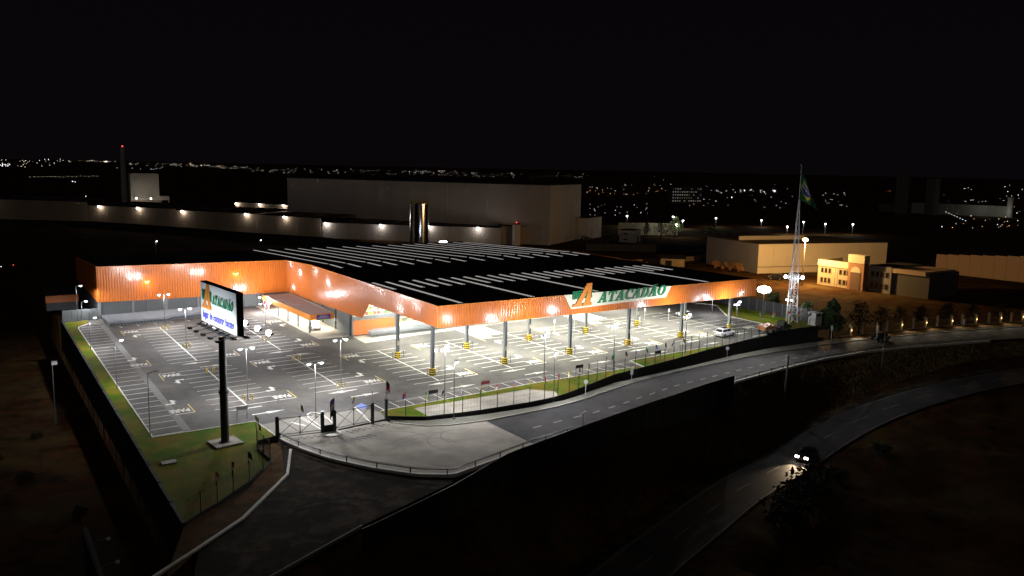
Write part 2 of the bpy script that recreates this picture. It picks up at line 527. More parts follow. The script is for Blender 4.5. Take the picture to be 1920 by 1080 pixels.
def dashes(name, pts, z, length, width=0.12, off=0.006, m_=None):
    b = MB()
    for x, y, ang in pts:
        ca, sa = math.cos(ang), math.sin(ang)
        q = []
        for dx, dy in ((-length / 2, -width / 2), (length / 2, -width / 2), (length / 2, width / 2), (-length / 2, width / 2)):
            px, py = x + dx * ca - dy * sa, y + dx * sa + dy * ca
            q.append((px, py, z(px) + off))
        b.poly(q)
    return b.build(name, m_ or mat('lane_paint', (0.42, 0.41, 0.38), 0.7, c2=(0.26, 0.255, 0.24), scale=2.0), kind='structure')
cl = [(1.8, -23.2), (5.2, -22.8), (12.2, -22.0), (15.6, -21.2), (19.0, -20.3), (22.5, -19.2), (25.9, -18.3), (33, -16.3), (45, -14.2), (56, -12.5), (66.7, -11.2), (73.1, -10.6), (81.9, -9.8), (88.6, -10.0), (99.4, -11.3), (117, -14.3), (135, -19), (160, -28)]
rs = resample(cl, 3.6)
dashes('street_lane_dashes', [(rs[i][0], rs[i][1], math.atan2(rs[i + 1][1] - rs[i][1], rs[i + 1][0] - rs[i][0])) for i in range(len(rs) - 1)], zs, 1.5, 0.22)

# ---- lower road
hwr = offset_line(HWL, -7.2)
ribbon('lower_road', HWL, hwr, road_asphalt, z=zh, off=0.0, kind='structure')
ribbon('lower_road_shoulder', offset_line(HWL, 1.8), offset_line(HWL, 0.0), dirt, z=zh, off=-0.03, kind='structure')
ribbon('edge_line', offset_line(HWL, -0.35), offset_line(HWL, -0.5), worn_paint, z=zh, off=0.006, kind='structure')
ribbon('edge_line', offset_line(HWL, -6.9), offset_line(HWL, -7.05), worn_paint, z=zh, off=0.006, kind='structure')
mid = resample(offset_line(HWL, -3.6), 9.0)
dashes('lower_road_dashes', [(mid[i][0], mid[i][1], math.atan2(mid[i + 1][1] - mid[i][1], mid[i + 1][0] - mid[i][0])) for i in range(len(mid) - 1)], zh, 4.0, 0.16, m_=worn_paint)

# ---- dirt yard outside the gate and its white kerb
yard = [(-27.6, -12.2), (-26.5, -16.4), (-25.0, -20.8), (-22.1, -26.0), (-18.8, -30.3), (-15.7, -32.4), (-16.5, -33.6), (-28.8, -38.4), (-38.2, -43.1), (-46, -47.5), (-42.4, -35.6), (-37.5, -31.3), (-30.6, -22.8)]
sheet('dirt_yard', yard, dirt, zf=lambda x, y: -0.68, kind='structure')
bank = [(-27.7, -12.3), (-30.6, -22.8), (-37.5, -31.3), (-42.4, -35.6), (-46, -40), (-42.4, -30.2), (-34.6, -23.8), (-31.2, -19.0), (-31.2, -14.4), (-30.3, -11.9)]
sheet('dirt_strip', bank, mat('brown_bank', (0.14, 0.075, 0.032), 0.95, spec=0.03, c2=(0.08, 0.05, 0.022), scale=0.6, lo=0.44, hi=0.6, bump=0.4), zf=lambda x, y: -0.64, kind='structure')
dk = [(-27.6, -15.6), (-30.4, -22.8), (-37.5, -31.4), (-42.8, -35.8), (-50, -41.5)]
ribbon('yard_kerb', offset_line(dk, 0.14), offset_line(dk, -0.14), kerb_white, z=lambda x: -0.5, off=0, thick=0.25, kind='structure')

# ---- car park, lawns
lot = [(-42.2, 75.2), (-42.2, 0), (-40.0, -3.7), (-28.1, -3.9), (-27.6, -11.0), (-20.9, -12.0), (-13.6, -11.2), (-9.6, -13.7), (-2.7, -15.0), (7.2, -15.6), (12.2, -15.0), (25.4, -10.4), (39.2, -8.2), (55.3, -5.15), (65, -3.25), (71.2, -2.75), (77.4, -2.55), (83, -2.85), (88.2, -3.45), (89.5, -3.2), (89.5, 76)]
sheet('car_park', lot, asphalt, skirt=0.5, kind='structure')
floor_poly = [(1.2, 36.0), (-4.6, 36.8), (-5.1, 74.5), (2.2, 74.5), (64, 60), (64, 27), (30, 28.5), (10, 27.5), (2.2, 24.5)]
front_walk = [(-9.2, -5.35), (-9.2, -4.75), (11.4, -4.35), (33.8, -4.75), (33.8, -5.3), (11.4, -4.95)]
sheet('gate_apron', [(-27.5, -10.95), (-20.9, -11.95), (-13.7, -11.15), (-13.0, -8.4), (-14.2, -5.6), (-21, -4.6), (-27.9, -5.4)], mat('worn_concrete', (0.23, 0.21, 0.18), 0.85, c2=(0.17, 0.155, 0.135), scale=0.4), off=0.003, kind='structure')
sheet('grey_path', front_walk, grey_paint, off=0.005, kind='structure')
sheet('grey_path', [(-36.6, -2.9), (-35.7, -2.9), (-35.5, 69), (-36.5, 69)], grey_paint, off=0.005, kind='structure')
sheet('store_apron', [(-4.6, 36.7), (1.3, 36.3), (2.4, 74.6), (-4.9, 74.6)], concrete, off=0.006, kind='structure')
sheet('store_apron', [(1.6, 35.6), (1.4, 29.5), (12, 31.0), (30, 32.2), (62, 33.6), (62, 36.0)], concrete, off=0.006, kind='structure')
L1 = [(-42.2, 74.6), (-37.9, 74.6), (-38.3, 71.4), (-40.5, 67.5), (-40.3, -3.75), (-28.1, -4.0), (-27.75, -10.9), (-30.2, -11.6), (-30.9, -14.2), (-30.7, -18.2), (-34.4, -23.2), (-42.2, -29.6)]
sheet('lawn', L1, grass, off=0.09, skirt=0.7, kind='structure')
L2 = [(-12.9, -8.3), (-8, -8.15), (12, -7.6), (32.2, -8.05), (32.6, -9.1), (25.4, -10.55), (12.2, -15.05), (7.2, -15.65), (-2.7, -15.05), (-9.6, -13.75), (-13.2, -11.2)]
sheet('lawn', L2, grass, off=0.09, skirt=0.3, kind='structure')
L3 = [(33.4, -8.9), (34.2, -4.6), (44, -4.25), (56.5, -4.2), (58.6, -4.6), (55.4, -5.1), (39.2, -7.85)]
sheet('lawn', L3, grass, off=0.09, skirt=0.3, kind='structure')
L4 = [(85.2, 45), (85.0, 30), (87.0, 24.6), (79.4, 14.7), (79.4, 1.4), (79.6, -2.55), (83, -2.8), (88.2, -3.4), (89.4, -3.0), (89.4, 45)]
sheet('lawn', L4, grass, off=0.09, skirt=0.3, kind='structure')
sheet('concrete_pad', [(-8.6, -9.4), (9.7, -9.7), (12.4, -12.6), (11.6, -14.9), (7.2, -15.55), (-2.7, -14.95), (-8.6, -13.7)], concrete, off=0.10, kind='structure')
def kerb(pts, close=False):
    b = MB()
    for i in range(len(pts) - 1):
        a, c = pts[i], pts[i + 1]
        n = max(1, int(math.dist(a, c) / 4))
        for k in range(n):
            p = [a[q] + (c[q] - a[q]) * k / n for q in (0, 1)]; s_ = [a[q] + (c[q] - a[q]) * (k + 1) / n - (c[q] - a[q]) * 0.003 for q in (0, 1)]
            b.bar((p[0], p[1], zl(*p) + 0.06), (s_[0], s_[1], zl(*s_) + 0.06), 0.17, 0.16)
    b.build('kerb', kerb_white, kind='structure')
kerb([(-36.4, 69.6), (-38.2, 71.3), (-40.2, 68.4), (-40.4, 66.8), (-40.2, -3.65), (-28.2, -3.9), (-27.65, -11.0)])
kerb([(-12.9, -8.2), (-8, -8.05), (12, -7.5), (32.2, -7.95)])
kerb([(33.4, -8.8), (34.1, -4.5), (44, -4.15), (56.5, -4.1)])
kerb([(85.1, 45), (84.9, 30), (86.9, 24.7), (79.3, 14.8), (79.3, 1.4)])

# ---- road markings of the car park
lines = MB(); ylines = MB(); words = MB()
def line(x0, y0, x1, y1, w_=0.14, mb=lines, off=0.009):
    d = Vector((x1 - x0, y1 - y0)).normalized(); n = Vector((-d.y, d.x)) * w_ / 2
    mb.poly([(q[0], q[1], zl(*q) + off) for q in ((x0 - n.x, y0 - n.y), (x1 - n.x, y1 - n.y), (x1 + n.x, y1 + n.y), (x0 + n.x, y0 + n.y))])
S = 2.457; D = 4.14
pare = text_mesh('PARE', 1.95, bold=0.075, sx=0.56)
def put_text(me, x, y, rot, mb, off=0.012):
    i = len(mb.v); ca, sa = math.cos(rot), math.sin(rot)
    for v in me.vertices:
        px, py = x + v.co.x * ca - v.co.y * sa, y + v.co.x * sa + v.co.y * ca
        mb.v.append((px, py, zl(px, py) + off))
    for p in me.polygons:
        mb.f.append(tuple(i + k for k in p.vertices)); mb.mi.append(0)
def arrow(x, y, rot, kind='straight', mb=words):
    shapes = {'straight': [(-2.2, -0.13), (-0.1, -0.16), (-0.35, -0.5), (2.2, 0.0), (-0.35, 0.5), (-0.1, 0.16), (-2.2, 0.13)],
              'turn': [(-1.35, -0.2), (0.3, -0.2), (0.3, -0.75), (0.0, -0.75), (0.5, -1.15), (1.0, -0.75), (0.75, -0.75), (0.75, 0.12), (0.72, 0.22), (-0.45, 0.22), (-0.3, 0.62), (-1.35, 0.16)]}
    ca, sa = math.cos(rot), math.sin(rot)
    pts = [(x + a * ca - c * sa, y + a * sa + c * ca) for a, c in shapes[kind]]
    mb.poly([(p[0], p[1], zl(*p) + 0.012) for p in pts])
def far_bracket(cx, y0, turn=True):   # cx = x of the block's left line ends
    x = cx - 2.75
    line(x, y0, cx - 0.35, y0, 0.2); line(x, y0, x, y0 - 4.0, 0.2, ylines, 0.013)
    put_text(pare, x + 1.55, y0 - 1.6, 0, words)
    arrow(x + 1.6, y0 - 5.3, R(90), 'turn' if turn else 'straight')
def near_bracket(cx, y1, turn=True):
    x = cx + 2.75
    line(x, y1, cx + 0.35, y1, 0.2); line(x, y1, x, y1 + 4.0, 0.2, ylines, 0.013)
    put_text(pare, x - 1.55, y1 + 1.6, math.pi, words)
    arrow(x - 1.6, y1 + 5.6, R(-90), 'turn' if turn else 'straight')
def block(xc, y0, n, fb=True, nb=True, cross=True):
    for i in range(n + 1):
        y = y0 - i * S
        line(xc - D, y, xc + D, y)
    line(xc, y0, xc, y0 - n * S, 0.2, lines, 0.013)
    y1 = y0 - n * S
    if fb: far_bracket(xc - D, y0)
    if nb: near_bracket(xc + D, y1)
    if cross:
        arrow(xc - 0.6, y1 - 1.5, math.pi); arrow(xc + 1.6, y1 - 4.6, 0)
block(-27.1, 25.8, 9); block(-27.1, 61.1, 12)
block(-13.1, 26.7, 9); block(-13.1, 61.6, 12)
block(0.95, 23.4, 9)
for k, y0 in ((1, 24.0), (2, 24.2), (3, 24.4), (4, 24.6)):
    block(0.95 + 13.42 * k + 0.2, y0, 9)
block(68.6, 24.8, 9, fb=False)
near_bracket(-36.4, 4.1, True); near_bracket(-36.7, 31.8, True)
far_bracket(-5.2, 57.6)
for i in range(30):
    line(-40.15, -3.0 + i * S, -36.6, -3.0 + i * S)
for i in range(20):
    line(-12.4 + i * 2.3, -4.75, -12.2 + i * 2.3, -8.0, 0.14)
for i in range(6):
    line(-33.5 + i * 3.1, 66.0, -33.2 + i * 3.1, 64.6, 0.16)
for k in range(5):
    x = 77.3; line(x - 4.4, 2.6 + k * S, x + 1.9, 2.6 + k * S)
for x0, y0 in ((21.6, 24), (48.6, 25.5)):       # zebra crossings to the shop doors
    for i in range(7):
        line(x0 + i * 0.95, y0, x0 + i * 0.95, y0 + 7.5, 0.62)
line(-22.7, -4.6, -22.2, -11.3, 0.3, lines, 0.012); line(-15.1, -4.6, -15.8, -11.5, 0.3, lines, 0.012); line(-24.4, -6.4, -23.3, -8.6, 0.3, lines, 0.014)
lines.build('parking_lines', paint, kind='structure')
ylines.build('yellow_parking_lines', paint_y, kind='structure')
sheet('blue_parking_mark', [(-14.9, -4.4), (-13.6, -3.4), (-13.3, -5.2), (-14.6, -6.1)], mat('blue_mark', (0.10, 0.16, 0.5), 0.6), off=0.013, kind='structure')
words.build('road_lettering', paint, kind='structure')
# faded dark patches, tyre marks and drains on the concrete
b = MB(); b2 = MB()
for cx, cy, r0, a0, a1 in ((-14, -24, 4.2, 0.2, 2.6), (-13, -24.4, 6.1, 0.4, 2.2), (-9.5, -22.5, 3.6, 1.2, 3.4), (-8, -21.6, 2.9, 1.5, 3.6), (-17, -20.2, 5, 0.1, 1.4), (-30.5, -37, 6.0, 0.3, 1.9), (-31, -36, 4.1, 0.4, 2.4)):
    zz = -0.484 if cy > -33 else -0.674
    prev = None
    for k in range(19):
        t = a0 + (a1 - a0) * k / 18
        q = [(cx + (r0 + e) * math.cos(t), cy + (r0 + e) * math.sin(t), zz) for e in (-0.09, 0.09)]
        if prev and (-27 < q[0][0] < -3 or zz < -0.6): (b2 if zz < -0.6 else b).poly([prev[0], q[0], q[1], prev[1]])
        prev = q
b2.build('yard_tyre_marks', mat('yard_mark', (0.016, 0.013, 0.010), 0.95, spec=0.03), kind='structure')
b.build('tyre_marks', mat('tyre_mark', (0.25, 0.23, 0.20), 0.9), kind='structure')
b = MB()
for i in range(5):
    b.box((-20.6 + i * 0.75, -16.3 + i * 0.1, -0.483), (0.38, 1.5, 0.006), R(35))
b.build('oil_stains', mat('oil_stain', (0.07, 0.062, 0.055), 0.7), kind='structure')
b = MB()
for i in range(7):
    for gx, gy in ((-27.0 + i * 0.85, -12.3 - 0.07 * i), (-19.6 + i * 0.85, -13.0 + 0.06 * i)):
        b.box((gx, gy, -0.482), (0.42, 0.22, 0.005)); b.box((gx + 0.3, gy - 0.5, -0.482), (0.42, 0.22, 0.005))
b.build('drain_slots', mat('slot_dark', (0.05, 0.045, 0.04), 0.9), kind='structure')

# ================================================================== LARGE STRUCTURES
def ribbed(p0, p1, zt, zb, pitch=0.5, depth=0.07, mb=None, normal=None):
    """corrugated cladding between two plan points; zt/zb are functions of t in 0..1; outward = right of p0->p1 unless given"""
    mb = mb or MB()
    a, c = Vector(p0), Vector(p1)
    L = (c - a).length; d = (c - a) / L
    n = Vector(normal) if normal else Vector((d.y, -d.x))
    N = max(1, round(L / pitch)); st = L / N
    cols = []
    for i in range(N):
        for f_, o_ in ((0.0, 0), (0.30, 0), (0.42, 1), (0.88, 1)):
            cols.append(((i + f_) * st, o_))
    cols.append((L, 0))
    i0 = len(mb.v)
    for s_, o_ in cols:
        q = a + d * s_ + n * depth * o_
        mb.v.append((q.x, q.y, zt(s_ / L))); mb.v.append((q.x, q.y, zb(s_ / L)))
    for k in range(len(cols) - 1):
        mb.f.append((i0 + 2 * k, i0 + 2 * k + 1, i0 + 2 * k + 3, i0 + 2 * k + 2)); mb.mi.append(0)
    return mb

store = thing('store_building', 'large wholesale store with orange ribbed cladding, black roof and open columned canopy', 'building', (0, 0, 0))
FX = lambda y: 0.032 * y
def roof_z(y): return 11.62 - 0.0044 * y if y < 57.3 else 11.37 - 0.0385 * (y - 57.3)
# front fascia (y = 0)
FXR = 70.3
ribbed((0, 0), (FXR, 0), lambda t: 11.64, lambda t: 8.43, 0.5, 0.07).build('front_fascia', orange, store, kind='stuff')
b = MB(); b.box((FXR / 2, 0.14, 11.66), (FXR + 0.2, 0.5, 0.08)); b.box((FXR / 2, 0.10, 8.40), (FXR + 0.1, 0.3, 0.08))
b.box((-0.02, -0.05, 10.03), (0.16, 0.16, 3.26))
b.build('edge_trim', dark_orange, store)
# left fascia along x = FX(y), with its stepped lower edge
segs = [(0, 26.2, 11.64, 11.52, 8.43, 7.95), (26.2, 29.7, 11.52, 11.50, 7.95, 4.85), (29.7, 57.3, 11.50, 11.38, 4.85, 3.95), (57.3, 75.0, 11.38, 10.52, 3.95, 3.38)]
mb = MB()
for y0, y1, t0, t1, b0, b1 in segs:
    ribbed((FX(y1), y1), (FX(y0), y0), lambda t, t0=t0, t1=t1: t1 + (t0 - t1) * t, lambda t, b0=b0, b1=b1: b1 + (b0 - b1) * t, 0.5, 0.07, mb)
mb.build('side_fascia', orange, store, kind='stuff')
mb = MB()
for y0, y1, t0, t1, b0, b1 in segs[:1] + [(26.2, 57.3, 11.52, 11.38, 0, 0)] + segs[3:]:
    mb.bar((FX(y0) + 0.12, y0, t0 + 0.03), (FX(y1) + 0.12, y1, t1 + 0.03), 0.45, 0.08)
mb.build('edge_trim', dark_orange, store)
# wing facade (y = 75) and its outer end wall
WX = -35.9
ribbed((WX, 75.0), (2.4, 75.0), lambda t: 10.92 - 0.4 * t, lambda t: 3.82 - 0.46 * t, 0.5, 0.07).build('wing_fascia', orange, store, kind='stuff')
ribbed((WX, 110.0), (WX, 75.0), lambda t: 9.36 + 1.56 * t, lambda t: 4.2 - 0.36 * t, 0.5, 0.07).build('end_fascia', orange, store, kind='stuff')
b = MB(); b.bar((WX, 75.1, 10.95), (2.4, 75.1, 10.54), 0.4, 0.08); b.bar((WX + 0.1, 75, 10.96), (WX + 0.1, 110, 9.4), 0.4, 0.08)
b.build('edge_trim', dark_orange, store)
# roof: canopy + hall + wing
b = MB()
b.poly([(0.1, 0.1, 11.60), (FXR - 0.05, 0.1, 11.60), (FXR - 0.05, 57.3, roof_z(57.3)), (FX(57.3) + 0.1, 57.3, roof_z(57.3))])
b.poly([(FX(57.3) + 0.1, 57.3, roof_z(57.3)), (FXR - 0.05, 57.3, roof_z(57.3)), (FXR, 114, roof_z(114)), (FX(75), 114, roof_z(114)), (FX(75), 75, roof_z(75))])
b.poly([(WX + 0.1, 75.2, 10.86), (2.35, 75.2, 10.5), (2.35, 114, roof_z(114)), (WX + 0.1, 114, 9.2)])
for i in range(46):                                          # low seams of the roof sheets
    x = 1.2 + i * 1.52
    b.bar((max(x, 0.3), 0.4, 11.61), (max(x, FX(57) + 0.2), 57.2, roof_z(57.2) + 0.012), 0.06, 0.05)
b.build('roof', roof_m, store)
ribbed((FXR, 0), (FXR, 114), lambda t: 11.62 - 2.4 * max(0, t - 0.5) * 2, lambda t: 8.43 if t < 0.34 else 1.0, 0.5, 0.05, normal=(1, 0)).build('end_wall', orange, store, kind='stuff')
# translucent skylight strips of the roof, their own emission standing in for the light below
def strip(x0, y0, y1, w_, z):
    b = MB(); h = w_ / 2
    b.poly([(x0 - h, y0, z(y0) + 0.07), (x0 + h, y0, z(y0) + 0.07), (x0 + h, y1, z(y1) + 0.07), (x0 - h, y1, z(y1) + 0.07)])
    for s_ in (-h, h):
        b.poly([(x0 + s_, y0, z(y0) + 0.07), (x0 + s_, y1, z(y1) + 0.07), (x0 + s_, y1, z(y1)), (x0 + s_, y0, z(y0))])
    b.build('skylight', skylight_m, store)
for i in range(25):
    x = 1.95 + 2.66 * i
    strip(x, 1.0 if i in (1, 6, 11, 16, 21) else 18.4, 27.4, 0.52, roof_z)
for i, x in enumerate((5.6, 9.5, 14.0, 17.6, 21.5, 25.7, 30.3, 34.4, 39.2, 44.1, 48.7, 52.7, 57.0, 61.0, 65.6, 69.2)):
    strip(x, 50.2, 56.7, 0.44, roof_z); strip(x, 58.2, 110.5, 0.34, roof_z)
# underside of the canopy, its trusses and lamps
b = MB(); b.poly([(0.3, 0.4, 9.5), (FXR - 0.3, 0.4, 9.5), (FXR - 0.3, 36.0, 9.5), (1.3, 36.0, 9.5)][::-1])
b.build('soffit', soffit_m, store)
COLX = [1.65 + 13.365 * i for i in range(6)]
b = MB()
for x in COLX:
    for q in (4.6, 16.8): b.bar((x, q, 8.95), (x, min(36, q + 19), 8.95), 0.3, 0.5)
for q in (4.6, 16.8): b.bar((COLX[0], q, 8.9), (COLX[5], q, 8.9), 0.3, 0.6)
b.build('canopy_beams', steel, store)
cl_me = MB(); cl_me.box((0, 0, 0), (1.3, 0.5, 0.12)); cl_me = cl_me.mesh('canopy_lamp', lamp_white)
for i in range(5):
    for j, yy in enumerate((7.0, 16.0, 26.0, 32.5)):
        x = COLX[i] + 6.7
        inst('canopy_lamp', cl_me, store, (x, yy, 8.75))
        L = lamp('canopy_light', 'AREA', (x, yy, 8.66), 285 - 85 * (j >= 2), (0.97, 0.98, 0.86), store, sx=1.3, sy=0.5)
        L.data.spread = R(150)
# columns: H-section on a padded yellow and black base
def column_mesh(h):
    b = MB()
    b.box((-0.21, 0, h / 2), (0.06, 0.50, h)); b.box((0.21, 0, h / 2), (0.06, 0.50, h)); b.box((0, 0, h / 2), (0.36, 0.10, h))
    return b
pads = {}
for r_, y in enumerate((4.6, 16.8)):
    for i, x in enumerate(COLX):
        z0 = zl(x, y)
        h = 8.9 - z0
        c = column_mesh(h).build('column', steel, store)
        c.location = (x, y, z0)
        b = MB(); b.ring((0, 0, 0), [(0.02, 0.0), (0.50, 0.0), (0.50, 1.05), (0.25, 1.1)], 10)
        p = b.build('bumper_pad', yellow, c)
        b = MB()
        for zz in (0.0, 0.36, 0.74):                    # black chevrons round the pad
            for k in range(10):
                a0, a1 = 2 * math.pi * k / 10, 2 * math.pi * (k + 1) / 10
                u0, u1 = (0.0, 0.13) if k % 2 else (0.13, 0.0)
                b.poly([(0.515 * math.cos(a0), 0.515 * math.sin(a0), zz + u0), (0.515 * math.cos(a1), 0.515 * math.sin(a1), zz + u1), (0.515 * math.cos(a1), 0.515 * math.sin(a1), zz + u1 + 0.17), (0.515 * math.cos(a0), 0.515 * math.sin(a0), zz + u0 + 0.17)])
        b.build('chevron_band', black_m, c)
        if (i + r_) % 2:
            b = MB(); b.box((0, -0.27, 2.6), (0.36, 0.03, 0.7)); b.build('notice', mat('notice_paper', (0.6, 0.5, 0.35), 0.6), c)
# grey lower walls, panel by panel
def wall_panel(x0, y0, x1, y1, z0, z1, th=0.14):
    b = MB(); d = Vector((x1 - x0, y1 - y0)).normalized()
    g = 0.03
    p = Vector((x0, y0)) + d * g; q = Vector((x1, y1)) - d * g
    n = Vector((-d.y, d.x)) * th
    b.prism([(p.x, p.y, z0), (q.x, q.y, z0), (q.x, q.y, z1), (p.x, p.y, z1)], (n.x, n.y, 0))
    b.build('wall_panel', grey_wall, store)
ww = [-35.9 + 38.3 / 6 * i for i in range(7)]
for i in range(6):
    wall_panel(ww[i], 75.18, ww[i + 1], 75.18, zl(ww[i], 75) - 0.3, 3.9)
for i in range(7):
    b = MB(); b.box((ww[i] + (0.25 if i == 0 else 0), 75.13, 2.0), (0.45, 0.3, 3.7)); b.build('pilaster', mat('pilaster_grey', (0.19, 0.20, 0.205), 0.65), store)
for i in range(5):
    y0, y1 = 36.4 + i * 7.72, 36.4 + (i + 1) * 7.72
    wall_panel(FX(y0) + 0.2, y0, FX(y1) + 0.2, y1, zl(0, y0) - 0.3, 4.9 - 0.028 * (y0 - 29.7), -0.14)
for i in range(6):
    y = 36.5 + i * 7.4
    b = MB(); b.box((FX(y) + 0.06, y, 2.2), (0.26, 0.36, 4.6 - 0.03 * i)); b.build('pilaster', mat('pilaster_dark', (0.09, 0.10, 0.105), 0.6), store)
wall_panel(-35.8, 110, -35.8, 75.3, -0.6, 4.3)
# shop front under the canopy: orange plinth wall, grey beam, lit windows and goods behind them
b = MB(); b.box((6.2, 36.35, 1.85), (8.6, 0.2, 2.75)); b.build('plinth_wall', orange_plain, store)
b = MB(); b.box((36.2, 36.30, 3.68), (69.0, 0.34, 0.72)); b.build('lintel_beam', steel, store)
b = MB()
for x in (1.75, 10.6, 10.9, 20, 30, 40, 50, 60): b.box((x, 36.22, 1.9), (0.3, 0.3, 2.9))
b.build('mullions', steel, store)
b = MB()
b.poly([(1.8, 44, 0.4), (62, 44, 0.4), (62, 44, 9.4), (1.8, 44, 9.4)])
b.poly([(1.9, 36.3, 0.45), (62, 36.3, 1.15), (62, 44, 1.2), (1.9, 44, 0.5)])
b.poly([(1.85, 36.2, 0.4), (1.85, 44, 0.4), (1.85, 44, 9.4), (1.85, 36.2, 9.4)])
b.build('shop_interior', mat('interior_white', (0.72, 0.70, 0.62), 0.7), store)
glass = mat('window_glass', (0.9, 0.95, 0.92), 0.05, alpha=0.12)
for x0, x1, z0, z1 in ((2.0, 10.4, 4.06, 9.3), (11.1, 19.8, 4.06, 9.3), (20.2, 29.8, 4.06, 9.3), (11.1, 19.8, 0.7, 3.3), (20.2, 29.8, 0.8, 3.3), (30.2, 39.8, 0.9, 3.3)):
    b = MB(); b.poly([(x0, 36.28, z0), (x1, 36.28, z0), (x1, 36.28, z1), (x0, 36.28, z1)]); b.build('window', glass, store)
gm = [mat('goods_green', (0.12, 0.4, 0.1), 0.6), mat('goods_yellow', (0.75, 0.6, 0.08), 0.6), mat('goods_brown', (0.35, 0.2, 0.08), 0.6), mat('goods_teal', (0.05, 0.42, 0.32), 0.6), mat('goods_red', (0.5, 0.06, 0.05), 0.6), mat('goods_white', (0.75, 0.75, 0.7), 0.6)]
rnd = random.Random(4)
for bay in range(14):
    b = MB()
    x0 = 2.4 + bay * 2.6
    for sh in range(9 if bay < 4 else 4):
        zz = 0.8 + sh * 0.95
        b.box((x0 + 1.1, 43.2, zz - 0.05), (2.4, 1.0, 0.06), mi=5)
        for k in range(6):
            if rnd.random() < 0.85: b.box((x0 + 0.2 + k * 0.38, 43.0 + rnd.random() * 0.2, zz + 0.3), (0.33, 0.5, 0.3 + rnd.random() * 0.4), mi=rnd.choice((0, 0, 1, 1, 2, 3, 5, 5, 4)))
    b.build('stocked_shelf', gm, store)
for x in (6, 14, 24, 36, 50):
    lamp('shop_light', 'AREA', (x, 40.0, 9.0), 260, (1.0, 0.97, 0.86), store, sx=6, sy=2)
# drive-through entrance roof
ent = thing('entrance_canopy', 'low drive-through shelter with orange fascia and grey roof beside the store entrance', 'canopy', (0, 0, 0))
EY0, EY1 = 42.9, 70.5
EXL = lambda y: -3.95 - 0.022 * (y - EY0)
b = MB(); b.poly([(EXL(EY0) + 0.1, EY0 + 0.1, 3.70), (0.75, EY0 + 0.1, 3.74), (1.55, EY1, 3.78), (EXL(EY1) + 0.1, EY1, 3.74)]); b.poly([(EXL(EY0) + 0.1, EY0 + 0.1, 3.35), (1.0, EY0 + 0.1, 3.35), (1.8, EY1, 3.4), (EXL(EY1) + 0.1, EY1, 3.4)][::-1])
for i in range(14): b.bar((EXL(EY0 + i * 2) + 0.2, EY0 + 0.5 + i * 2, 3.745), (0.9 + 0.02 * i, EY0 + 0.5 + i * 2, 3.775), 0.08, 0.05)
b.build('roof', roof_g, ent)
ribbed((EXL(EY1), EY1), (EXL(EY0), EY0), lambda t: 3.82, lambda t: 2.72, 0.45, 0.04).build('fascia', dark_orange, ent)
ribbed((EXL(EY0), EY0), (0.85, EY0), lambda t: 3.82, lambda t: 2.72, 0.45, 0.04).build('fascia', dark_orange, ent)
b = MB(); b.bar((0.85, EY0 + 0.2, 3.80), (1.6, EY1, 3.84), 0.35, 0.16); b.build('gutter', mat('gutter_grey', (0.35, 0.38, 0.36), 0.5), ent)
for y in (43.2, 49.4, 55.0, 60.7, 66.7):
    b = MB(); x = EXL(y) + 0.12; z0 = zl(x, y); b.box((x, y, (z0 + 3.3) / 2), (0.3, 0.3, 3.3 - z0)); b.build('post', steel, ent)
for y in (44, 51, 58, 65):
    lamp('shelter_light', 'AREA', (-1.6, y + 1.2, 3.25), 105, (1.0, 0.93, 0.74), ent, sx=1.4, sy=3.0)
    b = MB(); b.box((-1.6, y + 1.2, 3.30), (0.5, 2.4, 0.06)); b.build('ceiling_lamp', lamp_warm, ent)
sg = MB(); sg.box((-1.3, EY0 - 0.16, 3.22), (2.7, 0.12, 0.86))
sg = sg.build('sign_board', purple, ent)
b = MB(); b.box((-1.3, EY0 - 0.17, 2.70), (2.8, 0.1, 0.14)); b.build('sign_rail', mat('lime_rail', (0.45, 0.55, 0.12), 0.5), ent)
b = MB(); rr = random.Random(2)
for row, n in ((0, 10), (1, 15)):                        # two rows of small lettering, too small to read in the photograph
    for k in range(n):
        x = -1.3 + (k - (n - 1) / 2) * 0.155
        z = 3.38 - row * 0.31
        b.box((x, EY0 - 0.225, z), (0.035, 0.012, 0.2))
        b.box((x + 0.05, EY0 - 0.225, z + rr.choice((0.085, 0.0, -0.085))), (0.065, 0.012, 0.035))
b.build('lettering', mat('letter_white', (0.75, 0.72, 0.78), 0.5), sg)
b = MB(); b.box((-4.55, 68.6, 2.0), (0.12, 2.0, 1.1)); b.build('side_banner', mat('banner_pink', (0.5, 0.05, 0.09), 0.6), ent)
b = MB(); b.box((1.0, 42.5, 2.5), (0.3, 0.12, 0.55)); b.build('wall_box', white_steel, ent)

